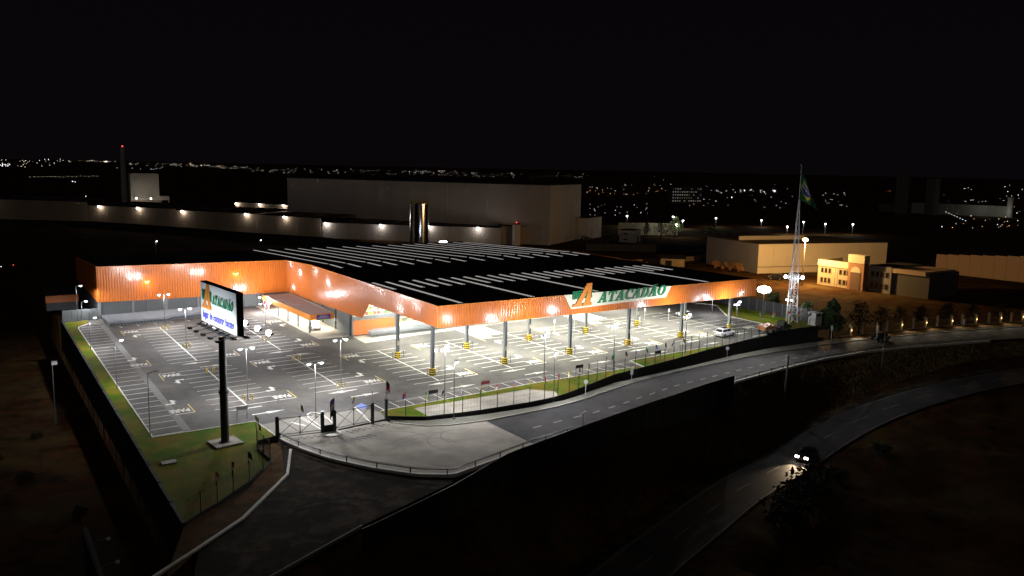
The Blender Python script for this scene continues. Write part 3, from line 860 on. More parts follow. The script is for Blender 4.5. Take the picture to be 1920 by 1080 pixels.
# ------------------------------------------------------------------ slab serif lettering, built as polygons
def ell(cx, cy, rx, ry, a0, a1, n=14):
    return [(cx + rx * math.cos(a0 + (a1 - a0) * k / n), cy + ry * math.sin(a0 + (a1 - a0) * k / n)) for k in range(n + 1)]
def glyph(ch):
    """pieces (polygons in a unit em) and advance"""
    A_ = [[(0.06, 0.05), (0.20, 0.05), (0.50, 0.86), (0.42, 1.0)], [(0.42, 1.0), (0.66, 1.0), (0.92, 0.05), (0.62, 0.05)], [(0.24, 0.26), (0.72, 0.26), (0.70, 0.37), (0.28, 0.37)], [(-0.04, 0), (0.32, 0), (0.32, 0.09), (-0.04, 0.09)], [(0.54, 0), (1.02, 0), (1.02, 0.09), (0.54, 0.09)]]
    if ch == 'A': return A_, 1.06
    if ch == 'a~': return A_ + [[(0.26, 1.10), (0.34, 1.20), (0.48, 1.17), (0.62, 1.11), (0.72, 1.21), (0.80, 1.19), (0.68, 1.05), (0.52, 1.06), (0.38, 1.12)]], 1.06
    if ch == 'T': return [[(0.34, 0.05), (0.60, 0.05), (0.60, 0.95), (0.34, 0.95)], [(0.0, 0.86), (0.94, 0.86), (0.94, 1.0), (0.0, 1.0)], [(0.0, 0.66), (0.08, 0.66), (0.12, 0.9), (0.0, 0.9)], [(0.86, 0.66), (0.94, 0.66), (0.94, 0.9), (0.82, 0.9)], [(0.2, 0), (0.74, 0), (0.74, 0.09), (0.2, 0.09)]], 1.0
    if ch == 'C':
        o = ell(0.5, 0.5, 0.48, 0.52, R(48), R(312), 16); i = ell(0.54, 0.5, 0.24, 0.42, R(312), R(48), 16)
        return ring_polys(o, i[::-1]) + [[(0.76, 0.62), (0.90, 0.62), (0.90, 1.0), (0.80, 1.0)]], 0.98
    if ch == 'D':
        o = ell(0.42, 0.5, 0.52, 0.5, R(-90), R(90), 14); i = ell(0.42, 0.5, 0.25, 0.40, R(-90), R(90), 14)
        return ring_polys(o, i) + [[(0.10, 0.04), (0.36, 0.04), (0.36, 0.96), (0.10, 0.96)], [(-0.04, 0), (0.44, 0), (0.44, 0.10), (-0.04, 0.10)], [(-0.04, 0.90), (0.44, 0.90), (0.44, 1), (-0.04, 1)]], 1.0
    if ch == 'O':
        o = ell(0.5, 0.5, 0.5, 0.52, 0, R(360), 24); i = ell(0.5, 0.5, 0.23, 0.42, 0, R(360), 24)
        return ring_polys(o, i), 1.04
def ring_polys(o, i):
    return [[o[k], o[k + 1], i[k + 1], i[k]] for k in range(len(o) - 1)]
def put_polys(mb, polys, frame, s, sx, x0, y0, shear, depth, d0=0.0, mi=0):
    """frame = (origin, along, up, out): vectors; pieces step out by 2 mm each so none are coplanar"""
    org, ux, uy, un = frame
    for k, pl in enumerate(polys):
        pts = []
        for x, y in pl:
            X_ = (x * sx + y * shear) * s + x0; Y_ = y * s + y0
            pts.append(org + ux * X_ + uy * Y_)
        e = depth + 0.002 * (k % 6) + d0
        mb.prism(pts, un * e, mi)
def word(parent, frame, s, sx, x0, y0, shear, depth, m_, width=None):
    adv = x0
    gl = [glyph(c) for c in ('A', 'T', 'A', 'C', 'A', 'D', 'a~', 'O')]
    if width:
        sx = (width - shear * s) / (sum(g[1] for g in gl) * s)
    for polys, a in gl:
        mb = MB(); put_polys(mb, polys, frame, s, sx, adv, y0, shear, depth)
        mb.build('letter', m_, parent)
        adv += a * sx * s
def logo_a(parent, frame, s, sx, x0, y0, shear, depth):
    st = MB()
    for k in range(5):
        y = 0.34 + k * 0.075
        put_polys(st, [[(-0.22, y), (1.0 - 0.2 * (k > 9), y), (1.0, y + 0.052), (-0.22, y + 0.052)]], frame, s, sx, x0 + 0.1 * s, y0, 0.0, depth * 0.6)
    st.build('logo_stripes', logo_green, parent)
    lg = MB()
    put_polys(lg, [[(0.02, 0.06), (0.34, 0.06), (0.58, 0.72), (0.44, 1.0)], [(0.44, 1.0), (0.74, 1.0), (0.96, 0.06), (0.62, 0.06), (0.60, 0.5), (0.58, 0.72)], [(-0.10, 0), (0.46, 0), (0.46, 0.12), (-0.10, 0.12)], [(0.50, 0), (1.06, 0), (1.06, 0.12), (0.50, 0.12)]], frame, s, sx, x0, y0, shear, depth)
    lg.build('logo_letter', logo_orange, parent)
# fascia sign
sgn = thing('fascia_sign', 'cream sign board with raised green letters and big orange letter A on the front fascia', 'sign', (35, -0.2, 10))
b = MB(); b.prism([(24.7, -0.10, 9.30), (46.0, -0.10, 9.80), (47.2, -0.10, 11.72), (23.2, -0.10, 11.72)], (0, -0.1, 0))
o = b.build('sign_board', cream); o.parent = sgn; o.matrix_parent_inverse = Matrix.Translation((-35, 0.2, -10))
fr = (Vector((0, -0.2, 0)) - Vector((35, -0.2, 10)), Vector((1, 0, 0)), Vector((0, 0, 1)), Vector((0, -1, 0)))
fr_t = (fr[0], Vector((1, 0, 0.022)), fr[2], fr[3])
logo_a(sgn, fr_t, 3.75, 0.9, 25.2, 9.05, 0.30, 0.22)
word(sgn, fr_t, 1.78, 1.0, 30.2, 9.25, 0.32, 0.16, logo_green, width=15.9)

# ------------------------------------------------------------------ billboard on its pole
bbp = Vector((-33.4, -9.1)); bz0, bz1 = 13.05, 17.9
bb = thing('billboard', 'tall floodlit two-sided billboard on a thick black pole standing on the lawn corner', 'billboard', (-33.45, -9.9, zl(-33.4, -9.9)))
inv = Matrix.Translation(-bb.location)
def bbuild(mb, name, m_, par=None, **kw):
    o = mb.build(name, m_, None, **kw)
    if par is None:
        o.parent = bb; o.matrix_parent_inverse = inv
    else:
        o.parent = par
        o.matrix_parent_inverse = Matrix.Identity(4)
    return o
P0 = Vector((-34.05, -3.3)); P1 = Vector((-32.95, -14.8))
bd = (P1 - P0).normalized(); bn = Vector((bd.y, -bd.x))            # outward normal of the near face
if bn.x > 0: bn = -bn
zb_ = zl(-33.4, -9.9)
b = MB()
b.ring((-33.45, -9.9, zb_), [(0.50, 0), (0.47, 0.5), (0.45, 6.0), (0.56, 6.05), (0.56, 6.35), (0.42, 6.4), (0.40, 12.6)], 20)
b.ring((-33.45, -9.9, zb_), [(0.72, 0.1), (0.68, 0.35), (0.45, 0.4)], 20)
bbuild(b, 'pole', black_m, smooth=False)
b = MB(); b.box((-33.45, -10.0, zb_ + 0.12), (3.2, 3.0, 0.3), R(8)); bbuild(b, 'plinth', concrete)
b = MB()
c4 = [P0 - bn * 0.0, P1, P1 - bn * 0.65, P0 - bn * 0.65]
b.prism([(q.x, q.y, bz0) for q in c4], (0, 0, bz1 - bz0)); bbuild(b, 'cabinet', black_m)
f0 = P0 + bn * 0.03; f1 = P1 + bn * 0.03
b = MB(); b.prism([(f0.x + bd.x * .1, f0.y + bd.y * .1, bz0 + 0.08), (f1.x - bd.x * .1, f1.y - bd.y * .1, bz0 + 0.08), (f1.x - bd.x * .1, f1.y - bd.y * .1, bz1 - 0.1), (f0.x + bd.x * .1, f0.y + bd.y * .1, bz1 - 0.1)], (bn.x * 0.05, bn.y * 0.05, 0))
bbuild(b, 'poster_face', sign_white)
g0 = P0 - bn * 0.68; g1 = P1 - bn * 0.68
b = MB(); b.prism([(g0.x + bd.x * .1, g0.y + bd.y * .1, bz0 + 0.08), (g1.x - bd.x * .1, g1.y - bd.y * .1, bz0 + 0.08), (g1.x - bd.x * .1, g1.y - bd.y * .1, bz1 - 0.1), (g0.x + bd.x * .1, g0.y + bd.y * .1, bz1 - 0.1)], (-bn.x * 0.05, -bn.y * 0.05, 0))
bbuild(b, 'poster_face', sign_white)
def holder(name):
    e = bpy.data.objects.new(name, None); col.objects.link(e); e.parent = bb; e.matrix_parent_inverse = inv
    return e
fo = Vector((f0.x + bn.x * 0.08, f0.y + bn.y * 0.08, bz0))
frame = (fo, Vector((bd.x, bd.y, 0)), Vector((0, 0, 1)), Vector((bn.x, bn.y, 0)))
hold = holder('poster_logo')
logo_a(hold, frame, 3.0, 0.86, 0.95, 1.75, 0.10, 0.05)
word(hold, frame, 0.98, 1.0, 4.0, 2.62, 0.24, 0.04, logo_green, width=6.8)
tm = text_mesh('lugar de comprar barato', 1.25, extrude=0.015, shear=0.12, bold=0.03, sx=0.80, align='LEFT')
rot = Matrix((frame[1], frame[2], frame[3])).transposed().to_4x4()
tm.transform(Matrix.Translation(fo + frame[1] * 0.75 + frame[2] * 1.0 + frame[3] * 0.03) @ rot)
tm.materials.append(logo_blue)
o = bpy.data.objects.new('poster_lettering', tm); col.objects.link(o); o.parent = bb; o.matrix_parent_inverse = inv
# catwalks, arms and floodlights on both sides
for side, base0, nn in ((1, P0, bn), (-1, P0 - bn * 0.65, -bn)):
    b = MB()
    a = base0 + nn * 0.42; c = a + bd * 11.5
    b.bar((a.x, a.y, bz0 - 0.3), (c.x, c.y, bz0 - 0.3), 0.6, 0.08)
    for k in range(7):
        q = base0 + bd * (0.3 + k * 1.8); r_ = q + nn * 0.8
        b.bar((q.x, q.y, bz0 - 0.05), (r_.x, r_.y, bz0 - 0.32), 0.09)
    bbuild(b, 'catwalk', black_m)
    for k, s_ in enumerate((1.2, 3.5, 5.8, 8.1, 10.4) if side == 1 else (2.4, 6.3, 9.6)):
        q = base0 + bd * s_; r_ = q + nn * (1.85 if side == 1 else 3.9)
        zz = bz0 - 0.55
        b = MB(); b.bar((q.x, q.y, bz0 - 0.15), (r_.x, r_.y, zz), 0.06); arm = bbuild(b, 'lamp_arm', black_m)
        b = MB(); b.box((r_.x, r_.y, zz + 0.02), (0.42, 0.62, 0.24), math.atan2(nn.y, nn.x)); bbuild(b, 'floodlight', black_m)
        b = MB(); t_ = r_ - nn * 0.24; b.box((t_.x, t_.y, zz + 0.02), (0.02, 0.4, 0.16), math.atan2(nn.y, nn.x)) if side == 1 else b.ring((t_.x, t_.y, zz + 0.16), [(0.02, 0.34), (0.26, 0.24), (0.34, 0), (0.26, -0.24), (0.02, -0.34)], 10); bbuild(b, 'floodlight_lens', lamp_warm if side == 1 else flood_white)  # rear lenses are swollen to imitate glare round the lamps
        tgt = base0 + bd * s_
        L = lamp('billboard_light', 'SPOT', (r_.x - nn.x * 0.3, r_.y - nn.y * 0.3, zz + 0.3), 78, (0.88, 0.95, 1.0), None, 0.15, 160, 1.0, aim=(tgt.x, tgt.y, bz0 + 4.2))
        L.parent = bb; L.matrix_parent_inverse = inv

# ================================================================== OBJECTS
# ---- boundary walls
bw = thing('boundary_wall', 'long black retaining wall along the outer edge of the lawn strip', 'wall', (-42.4, 20, -4.4))
ySt = [-30 + 5.55 * i for i in range(20)]
for i in range(19):
    b = MB(); y0, y1 = ySt[i] + 0.003, ySt[i + 1] - 0.003
    zt = max(zl(-42.4, y0), zl(-42.4, y1)) + 0.34
    b.prism([(-42.54, y0, -8.2), (-42.54, y1, -8.2), (-42.54, y1, zt), (-42.54, y0, zt)], (0.3, 0, 0))
    o = b.build('wall_panel', black_wall, bw); o.matrix_parent_inverse = Matrix.Translation((42.4, -20, 4.4))
for i in range(20):
    b = MB(); b.box((-42.40, ySt[i], -4.0 + zl(-42, ySt[i]) / 2), (0.46, 0.28, 8.6 + zl(-42, ySt[i])))
    o = b.build('wall_post', black_wall, bw); o.matrix_parent_inverse = Matrix.Translation((42.4, -20, 4.4))

sw = thing('side_wall', 'grey panel wall closing the gap beside the wing of the store', 'wall', (-39, 75.3, 0.3))
for i in range(4):
    b = MB(); b.box((-42.3 + 1.6 * i + 0.8 + 39, 0, 1.15), (1.56, 0.14, 2.3)); b.build('wall_panel', grey_wall, sw)
rw = thing('right_boundary_wall', 'dark boundary wall behind the grass at the far side of the car park', 'wall', (90, 15, 1))
pts = resample([(91.0, 47), (90.6, 29.2), (89.8, 19.3), (88.9, 8), (88.6, -2.6)], 2.45)
for i in range(len(pts) - 1):
    a, c = pts[i], pts[i + 1]
    b = MB(); b.bar((a[0] - 90, a[1] - 15, 1.45), (c[0] - 90, c[1] - 15 + 0.05, 1.45), 0.14, 3.2); b.build('wall_panel', mat('night_wall', (0.022, 0.024, 0.028), 0.8), rw)
    b = MB(); b.box((a[0] - 90, a[1] - 15, 1.5), (0.22, 0.2, 3.3)); b.build('wall_post', mat('post_pale', (0.10, 0.095, 0.075), 0.7), rw)

# ---- front wall with mesh fence, flags on its posts
ff = thing('front_fence', 'wire fence on a low black wall along the street side of the car park', 'fence', (0, 0, 0))
fpts = resample(FOOT, 2.55)
def wall_top(x, y): return zl(x, y) + 0.34 - 0.3 * min(1, max(0, (x - 50) / 20))
def fence_wall(pts, parent, m_=black_wall, zb=lambda x, y: zs(x) - 0.15):
    for i in range(len(pts) - 1):
        a, c = Vector(pts[i]), Vector(pts[i + 1])
        d = (c - a).normalized(); n = Vector((-d.y, d.x)) * 0.11
        p = a + d * 0.01; q = c - d * 0.01
        b = MB(); b.prism([(p.x, p.y, zb(*p)), (q.x, q.y, zb(*q)), (q.x, q.y, wall_top(*q)), (p.x, p.y, wall_top(*p))], (n.x, n.y, 0)); b.build('wall_panel', m_, parent)
fence_wall(fpts, ff)
sc_pts = [q for q in fpts if q[0] > 69]
for i in range(len(sc_pts) - 1):                           # black shade cloth on the last stretch
    a, c = sc_pts[i], sc_pts[i + 1]
    b = MB(); b.bar((a[0], a[1] - 0.02, wall_top(*a) + 0.25), (c[0], c[1] - 0.02, wall_top(*c) + 0.25), 0.03, 0.5); b.build('shade_cloth', black_m, ff)
FH = 2.15
pm = MB(); pm.box((0, 0, FH / 2), (0.075, 0.075, FH)); pm = pm.mesh('fence_post', dark_green)
for x, y in fpts:
    inst('post', pm, ff, (x, y + 0.05, wall_top(x, y)))
wire = mat('fence_wire', (0.03, 0.04, 0.03), 0.6)
b = MB()
for i in range(len(fpts) - 1):
    a, c = Vector(fpts[i]), Vector(fpts[i + 1])
    for k in range(1, 12):
        q = a.lerp(c, k / 12)
        z0 = wall_top(*q); b.bar((q.x, q.y + 0.05, z0), (q.x, q.y + 0.05, z0 + FH - 0.1), 0.011)
    for h in (0.5, 1.1, 1.7, 2.05):
        b.bar((a.x, a.y + 0.05, wall_top(*a) + h), (c.x, c.y + 0.05, wall_top(*c) + h), 0.012)
b.build('wire_mesh', wire, ff, kind='stuff')
fl = thing('lawn_fence', 'dark fence on a low black wall curving round the corner lawn', 'fence', (0, 0, 0))
lpts = [(-27.7, -11.1), (-30.3, -11.7), (-31.0, -14.2), (-30.9, -16.3), (-30.8, -18.3), (-32.3, -20.6), (-34.5, -23.2), (-36.6, -25.0), (-38.6, -26.8), (-40.5, -28.3), (-42.2, -29.7)]
fence_wall(lpts, fl, zb=lambda x, y: -1.1)
for x, y in lpts[1:-1]:
    inst('post', pm, fl, (x, y, wall_top(x, y)))
b = MB()
for i in range(len(lpts) - 1):
    a, c = Vector(lpts[i]), Vector(lpts[i + 1])
    for k in range(1, 10):
        q = a.lerp(c, k / 10); b.bar((q.x, q.y, wall_top(*q)), (q.x, q.y, wall_top(*q) + FH - 0.1), 0.011)
    for h in (1.1, 2.05): b.bar((a.x, a.y, wall_top(*a) + h), (c.x, c.y, wall_top(*c) + h), 0.012)
b.build('wire_mesh', wire, fl, kind='stuff')

# ---- flags
FLAGC = {'green': (0.03, 0.3, 0.08), 'yellow': (0.7, 0.55, 0.05), 'red': (0.5, 0.03, 0.04), 'white': (0.75, 0.75, 0.75), 'blue': (0.04, 0.08, 0.42), 'purple': (0.18, 0.06, 0.35), 'black': (0.03, 0.03, 0.035), 'orange': (0.7, 0.2, 0.03)}
FM = {k: mat('flag_' + k, v, 0.7) for k, v in FLAGC.items()}
poleM = mat('flag_pole', (0.10, 0.10, 0.10), 0.5)
def flag(x, y, z, cols, label, group, ang=None, h=1.45, sz=(0.5, 0.64)):
    t = thing('flag', label, 'flag', (x, y, z), rnd.uniform(0, 6.28) if ang is None else ang, group)
    b = MB(); b.tube((0, 0, 0), (0, 0, h), 0.025, 0.02, 6); b.build('flag_pole', poleM, t)
    n = len(cols); W, H = sz
    ph = rnd.random() * 6
    for k, cn in enumerate(cols):
        b = MB(); nseg = 5
        z1 = h - 0.03 - H * k / n; z0 = h - 0.03 - H * (k + 1) / n
        for s_ in range(nseg):
            q = []
            for u in (s_ / nseg, (s_ + 1) / nseg):
                for zz in (z0, z1):
                    q.append((0.03 + u * W * 0.75, 0.14 * math.sin(ph + u * 5.5 + zz) * u, zz - 0.45 * u * u))
            b.poly([q[0], q[2], q[3], q[1]])
        b.build('stripe', FM[cn], t)
    return t
combos = [('red', 'purple'), ('green', 'yellow'), ('black', 'white'), ('white', 'purple'), ('yellow', 'green'), ('red', 'white'), ('purple', 'orange'), ('yellow', 'yellow'), ('red', 'black'), ('red', 'red'), ('yellow', 'white'), ('red', 'blue'), ('white', 'yellow'), ('red', 'white', 'black'), ('black', 'white'), ('green', 'green'), ('black', 'red'), ('black', 'black'), ('green', 'black'), ('black', 'blue'), ('blue', 'black'), ('white', 'black'), ('yellow', 'black'), ('green', 'yellow'), ('yellow', 'green'), ('red', 'black'), ('white', 'green')]
def cname(c):
    u = []
    for q in c:
        if q not in u: u.append(q)
    return ' and '.join(u) if len(u) < 3 else ', '.join(u[:2]) + ' and ' + u[2]
flag_group = 'small flags on the fence posts'
for i in range(1, min(27, len(fpts) - 1)):
    c = combos[(i - 1) % len(combos)]; x, y = fpts[i]
    flag(x, y + 0.05, wall_top(x, y) + FH - 0.3, c, f'small {cname(c)} flag on the {nth(i - 1)} fence post right of the gate', flag_group)
for k, (x, y, c) in enumerate([(82.8, 1.0, ('red', 'white')), (84.6, 0.2, ('purple', 'yellow')), (87.0, -0.8, ('white', 'black')), (86.4, 1.2, ('yellow', 'white')), (79.9, 2.6, ('orange', 'white')), (77.4, 4.6, ('green', 'white'))]):
    flag(x, y, zl(x, y) + 0.1, c, f'small {cname(c)} flag on a pole near the tower, {nth(k)} of six', 'flags beside the lattice tower', h=3.0, sz=(0.8, 0.9))
for k, (x, y, c) in enumerate([(-30.5, -11.9, ('yellow', 'white')), (-31.0, -15.0, ('orange', 'purple')), (-34.6, -23.3, ('black', 'black')), (-36.7, -25.1, ('black', 'orange')), (-38.7, -26.9, ('red', 'white'))]):
    flag(x, y, wall_top(x, y) + FH - 0.4, c, f'small {cname(c)} flag on the {nth(k)} post of the lawn fence from the gate', 'flags on the lawn fence', h=1.4)

# ---- gates
gate_posts = [(-27.72, -11.1), (-22.4, -12.1), (-21.0, -12.3), (-15.75, -11.9), (-13.65, -11.4)]
GN = ['leftmost of the gate posts, beside the lawn fence', 'gate post at the left edge of the small island', 'gate post at the right edge of the small island', 'gate post between the right gate and the footpath gap', 'rightmost of the gate posts, at the start of the front fence']
for k, (x, y) in enumerate(gate_posts):
    z0 = zl(x, y) - 0.1
    t = thing('gate_post', 'square dark post, ' + GN[k], 'post', (x, y, z0), R(-8), 'gate posts')
    b = MB(); b.box((0, 0, 1.35), (0.34, 0.34, 2.7)); b.build('shaft', dark_green, t)
    b = MB(); b.box((0, 0, 2.73), (0.42, 0.42, 0.08)); b.build('cap', dark_green, t)
def gate(p, q, label):
    t = thing('gate', label, 'gate', (p[0], p[1], zl(*p)))
    a = Vector((0.2, 0, 0)); d3 = Vector((q[0] - p[0], q[1] - p[1], zl(*q) - zl(*p)))
    L = d3.length; d = d3 / L; up = Vector((0, 0, 1))
    pt = lambda s_, h: d * (s_ * L) + up * h
    fr_ = MB()
    for h in (0.35, 2.35): fr_.bar(pt(0.04, h), pt(0.96, h), 0.07)
    for s_ in (0.04, 0.5, 0.96): fr_.bar(pt(s_, 0.1), pt(s_, 2.45), 0.08)
    fr_.build('frame', dark_green, t)
    for s0, s1 in ((0.05, 0.495), (0.505, 0.95)):
        for h0, h1 in ((0.36, 2.33), (2.33, 0.36)):
            m_ = MB(); m_.bar(pt(s0, h0), pt(s1, h1), 0.05, 0.05 + 0.01 * (h0 < 1)); m_.build('cross_brace', dark_green, t)
gate(gate_posts[0], gate_posts[1], 'wide metal gate with crossed braces, next to the corner lawn')
gate(gate_posts[2], gate_posts[3], 'wide metal gate with crossed braces, right of the small island')
b = MB(); b.bar((-22.35, -12.12, 0.05), (-21.05, -12.28, 0.06), 0.16, 0.85)
prop(b.build('gate_infill_wall', black_wall), 'short black wall between two gate posts on the island', 'wall')
b = MB(); b.ring((-21.6, -12.9, -0.5), [(0.02, 0.15), (1.15, 0.15), (1.2, 0.13), (1.2, -0.1)], 20)
prop(b.build('traffic_island', kerb_white), 'small rounded concrete island between the two gates', 'island')
b = MB(); loop = [(-21.9, -11.0), (-22.0, -6.0), (-21.6, -4.5), (-20.9, -4.0), (-20.3, -4.6), (-20.0, -6.2), (-20.2, -11.0)]
for k in range(len(loop) - 1): b.bar((*loop[k], zl(*loop[k]) + 0.05), (*loop[k + 1], zl(*loop[k + 1]) + 0.05), 0.16, 0.14)
prop(b.build('traffic_island', kerb_white), 'long kerbed island round the lamp post behind the gates', 'island')
flag(-24.95, -11.7, 2.0, ('green', 'orange'), 'green and orange flag on the middle of the left gate', 'flags on the gates', h=1.5)
flag(-18.3, -12.1, 2.0, ('yellow', 'white'), 'yellow flag on the middle of the right gate', 'flags on the gates', h=1.5)
flag(-15.75, -11.9, 2.3, ('blue', 'orange'), 'blue and orange flag on the gate post beside the footpath gap', 'flags on the gates', h=1.6)
flag(-13.65, -11.4, 2.2, ('black', 'red', 'white'), 'tall black, red and white flag on the last gate post before the fence', 'flags on the gates', h=2.6, sz=(0.6, 1.7))
flag(-20.95, -12.3, 0.6, ('purple', 'white', 'black'), 'long striped flag hanging on the island gate post', 'flags on the gates', h=3.2, sz=(0.7, 2.2))

# ---- lamp posts of the car park
def lamp_post(x, y, h, heads, label, group, power, ang=0.0, color=(0.96, 0.97, 1.0), lens=None, base=True, z0=None, arm=0.5, lit=True, cut=False):
    z0 = zl(x, y) if z0 is None else z0
    t = thing('lamp_post', label, 'lamp post', (x, y, z0), ang, group)
    b = MB(); b.tube((0, 0, 0), (0, 0, h), 0.06, 0.04, 8); b.box((0, 0, 0.06), (0.34, 0.34, 0.12)); b.build('pole', galv, t)
    for s_ in heads:
        b = MB(); b.bar((0, 0, h - 0.06), (s_ * arm, 0, h + 0.05), 0.06); b.build('arm', galv, t)
        b = MB(); b.box((s_ * (arm + 0.32), 0, h + 0.1), (0.72, 0.34, 0.10)); b.box((s_ * (arm + 0.25), 0, h + 0.17), (0.4, 0.2, 0.05)); hd = b.build('lamp_head', white_steel, t)
        if lit:
            b = MB(); b.ring((s_ * (arm + 0.34), 0, h + 0.05), [(0.27, 0.0), (0.24, -0.09), (0.13, -0.16), (0.01, -0.18)], 10); b.build('lens', lens or lamp_white, hd)
            L = lamp('lamp_light', 'POINT', (s_ * (arm + 0.34), 0, h - 0.34), power, color, t, 0.16) if not cut else lamp('lamp_light', 'SPOT', (s_ * (arm + 0.34), 0, h - 0.34), power, color, t, 0.16, 165, 0.3)
    return t
PG = 'double lamp posts in the car park'
PW = 270
lamp_post(-26.5, 41.6, 6.8, (-1, 1), 'double-headed lamp post among the stalls nearest the trolley rows', PG, PW, R(0))
lamp_post(-26.6, 58.9, 6.7, (-1, 1), 'double-headed lamp post at the far stalls facing the wing wall', PG, PW)
lamp_post(-13.2, 58.4, 6.7, (-1, 1), 'double-headed lamp post near the entrance shelter and the wing wall', PG, PW)
lamp_post(-13.2, 40.1, 6.8, (-1, 1), 'double-headed lamp post beside the entrance shelter front', PG, PW)
lamp_post(-26.3, 5.9, 7.2, (-1, 1), 'double-headed lamp post directly right of the billboard pole', PG, PW)
lamp_post(-13.0, 5.3, 7.0, (-1, 1), 'double-headed lamp post between the gates and the covered stalls', PG, PW)
lamp_post(-21.0, -6.0, 7.1, (-1, 1), 'double-headed lamp post on the island behind the gates', PG, PW)
lamp_post(-5.6, 66.0, 3.4, (-1, 1), 'short double lamp post at the far corner of the entrance shelter', PG, 260)
SG = 'single lamp posts along the lawn strip'
lamp_post(-39.8, 73.7, 7.2, (1,), 'tall single lamp post in front of the grey side wall', SG, 300, cut=True)
lamp_post(-38.9, 74.6, 3.9, (1,), 'short single lamp post against the grey side wall', SG, 110, cut=True)
lamp_post(-40.6, 47.7, 5.5, (1,), 'single lamp post by the lawn kerb near the trolley rows', SG, 300, cut=True)
lamp_post(-40.6, 20.0, 7.1, (1,), 'single lamp post halfway along the lawn kerb', SG, 300, cut=True)
lamp_post(-40.5, -3.9, 8.0, (1,), 'unlit single lamp post at the near corner of the parking strip', SG, 0, lit=False)
OG = 'amber lamp posts before the wing wall'
lamp_post(-27.0, 73.9, 7.1, (0.3,), 'amber lamp post against the orange wing wall, left one', OG, 26, color=(1.0, 0.55, 0.15), lens=lamp_amber)
lamp_post(-9.1, 73.9, 7.6, (0.3,), 'amber lamp post against the orange wing wall, nearer the entrance', OG, 26, color=(1.0, 0.55, 0.15), lens=lamp_amber)
lamp_post(77.0, 17.0, 3.6, (-1, 1), 'double lamp post at the last covered column on the far side', PG, 90)
# floodlight posts facing the fascia: three black heads on a crossbar
def flood_post(x, y, h, label, power, group='floodlight posts in front of the fascia', aim_z=9.6, dx=0.0, n=3, lensm=None, ang=0.0, target=None, beam=95, top_lamp=260):
    z0 = zl(x, y)
    t = thing('floodlight_post', label, 'floodlight', (x, y, z0), ang, group)
    b = MB(); b.tube((0, 0, 0), (0, 0, h), 0.08, 0.055, 8); b.box((0, 0, 0.05), (0.8, 0.8, 0.1)); b.build('pole', poleM, t)
    b = MB(); b.bar((-0.75, 0, h), (0.75, 0, h), 0.07); b.build('crossbar', poleM, t)
    big = lensm is not None
    for k in range(n):
        ox = (k % n - (n - 1) / 2) * (1.0 if big else 0.72); oz = h + 0.16 + (0.85 if k >= n else 0.0)
        hw, hh = (0.92, 0.74) if big else (0.46, 0.36)
        b = MB(); b.box((ox, 0.08, oz), (hw, 0.16, hh)); hd = b.build('floodlight', black_m, t)
        b = MB()
        if big:
            q_ = 0.85 if k % n == 1 else 0.62
            b.ring((ox * 0.8, 0.3, h + 0.4), [(0.02, q_), (q_ * 0.6, q_ * 0.8), (q_, 0), (q_ * 0.6, -q_ * 0.8), (0.02, -q_)], 14)  # oversized glowing blob stands in for glare spreading round the heads
        else: b.box((ox, 0.175, oz), (hw - 0.06, 0.02, hh - 0.06))
        b.build('floodlight_lens', lensm or flood_white, hd)
    if top_lamp:
        b = MB(); b.tube((0, 0, h), (0, 0, h + 0.75), 0.05, 0.04, 6); b.bar((0, 0, h + 0.7), (0.15, -0.35, h + 0.78), 0.05); b.build('lamp_arm', poleM, t)
        b = MB(); b.ring((0.2, -0.45, h + 0.75), [(0.02, 0.1), (0.24, 0.03), (0.2, -0.1), (0.02, -0.16)], 10); b.build('lamp_head', lamp_white, t)
        lamp('lamp_light', 'POINT', (0.25, -0.6, h + 0.5), top_lamp, (0.96, 0.97, 1.0), t, 0.2)
    tg = target or (dx, 7.5, aim_z - z0)
    for ox in (-0.72, 0, 0.72):
        if big:
            wt = {-0.72: (50, -22, -1), 0: (76, -25, -3), 0.72: (112, -16, -2)}[ox]
            dv = Matrix.Rotation(-ang, 4, 'Z') @ (Vector(wt) - Vector((x, y, z0)))
            lamp('flood_light', 'SPOT', (ox, 1.5, h + 0.4), 700, (0.97, 0.97, 0.95), t, 0.25, 46, 0.9, aim=tuple(dv))
            continue
        lamp('flood_light', 'SPOT', (ox, 0.3, h + 0.17), power, (0.95, 0.97, 1.0), t, 0.15, beam, 0.8, aim=(tg[0] + ox * 3, tg[1], tg[2]))
    return t
FP = 115
flood_post(-2.5, -6.8, 6.7, 'floodlight post nearest the canopy corner, behind the front fence', FP, dx=5, aim_z=9.6)
flood_post(14.2, -7.5, 6.9, 'floodlight post on the lawn left of the big fascia letter', FP)
flood_post(27.3, -8.2, 7.1, 'floodlight post on the lawn below the big fascia letter', FP)
flood_post(45.9, -5.6, 6.4, 'floodlight post on the lawn below the end of the fascia sign', FP)
flood_post(60.8, -3.7, 7.0, 'floodlight post beside the parked white car', 62)
flood_post(83.6, 8.8, 6.0, 'bright floodlight post on the grass beside the lattice tower', 60, group=None, top_lamp=0, ang=R(128), target=(12 * math.cos(R(128)) * -1 + 5 * math.sin(R(128)), 12 * math.sin(R(128)) + 5 * math.cos(R(128)), 1.0), lensm=emit('flood_glare', (0.93, 0.95, 1.0), 4.0), beam=140)
t = thing('floodlight_mast', 'bright floodlight shining toward the camera behind the store roof', 'floodlight', (90.6, 162.3, -2))
b = MB(); b.tube((0, 0, 0), (0, 0, 5.4), 0.1, 0.08, 8); b.build('pole', galv, t)
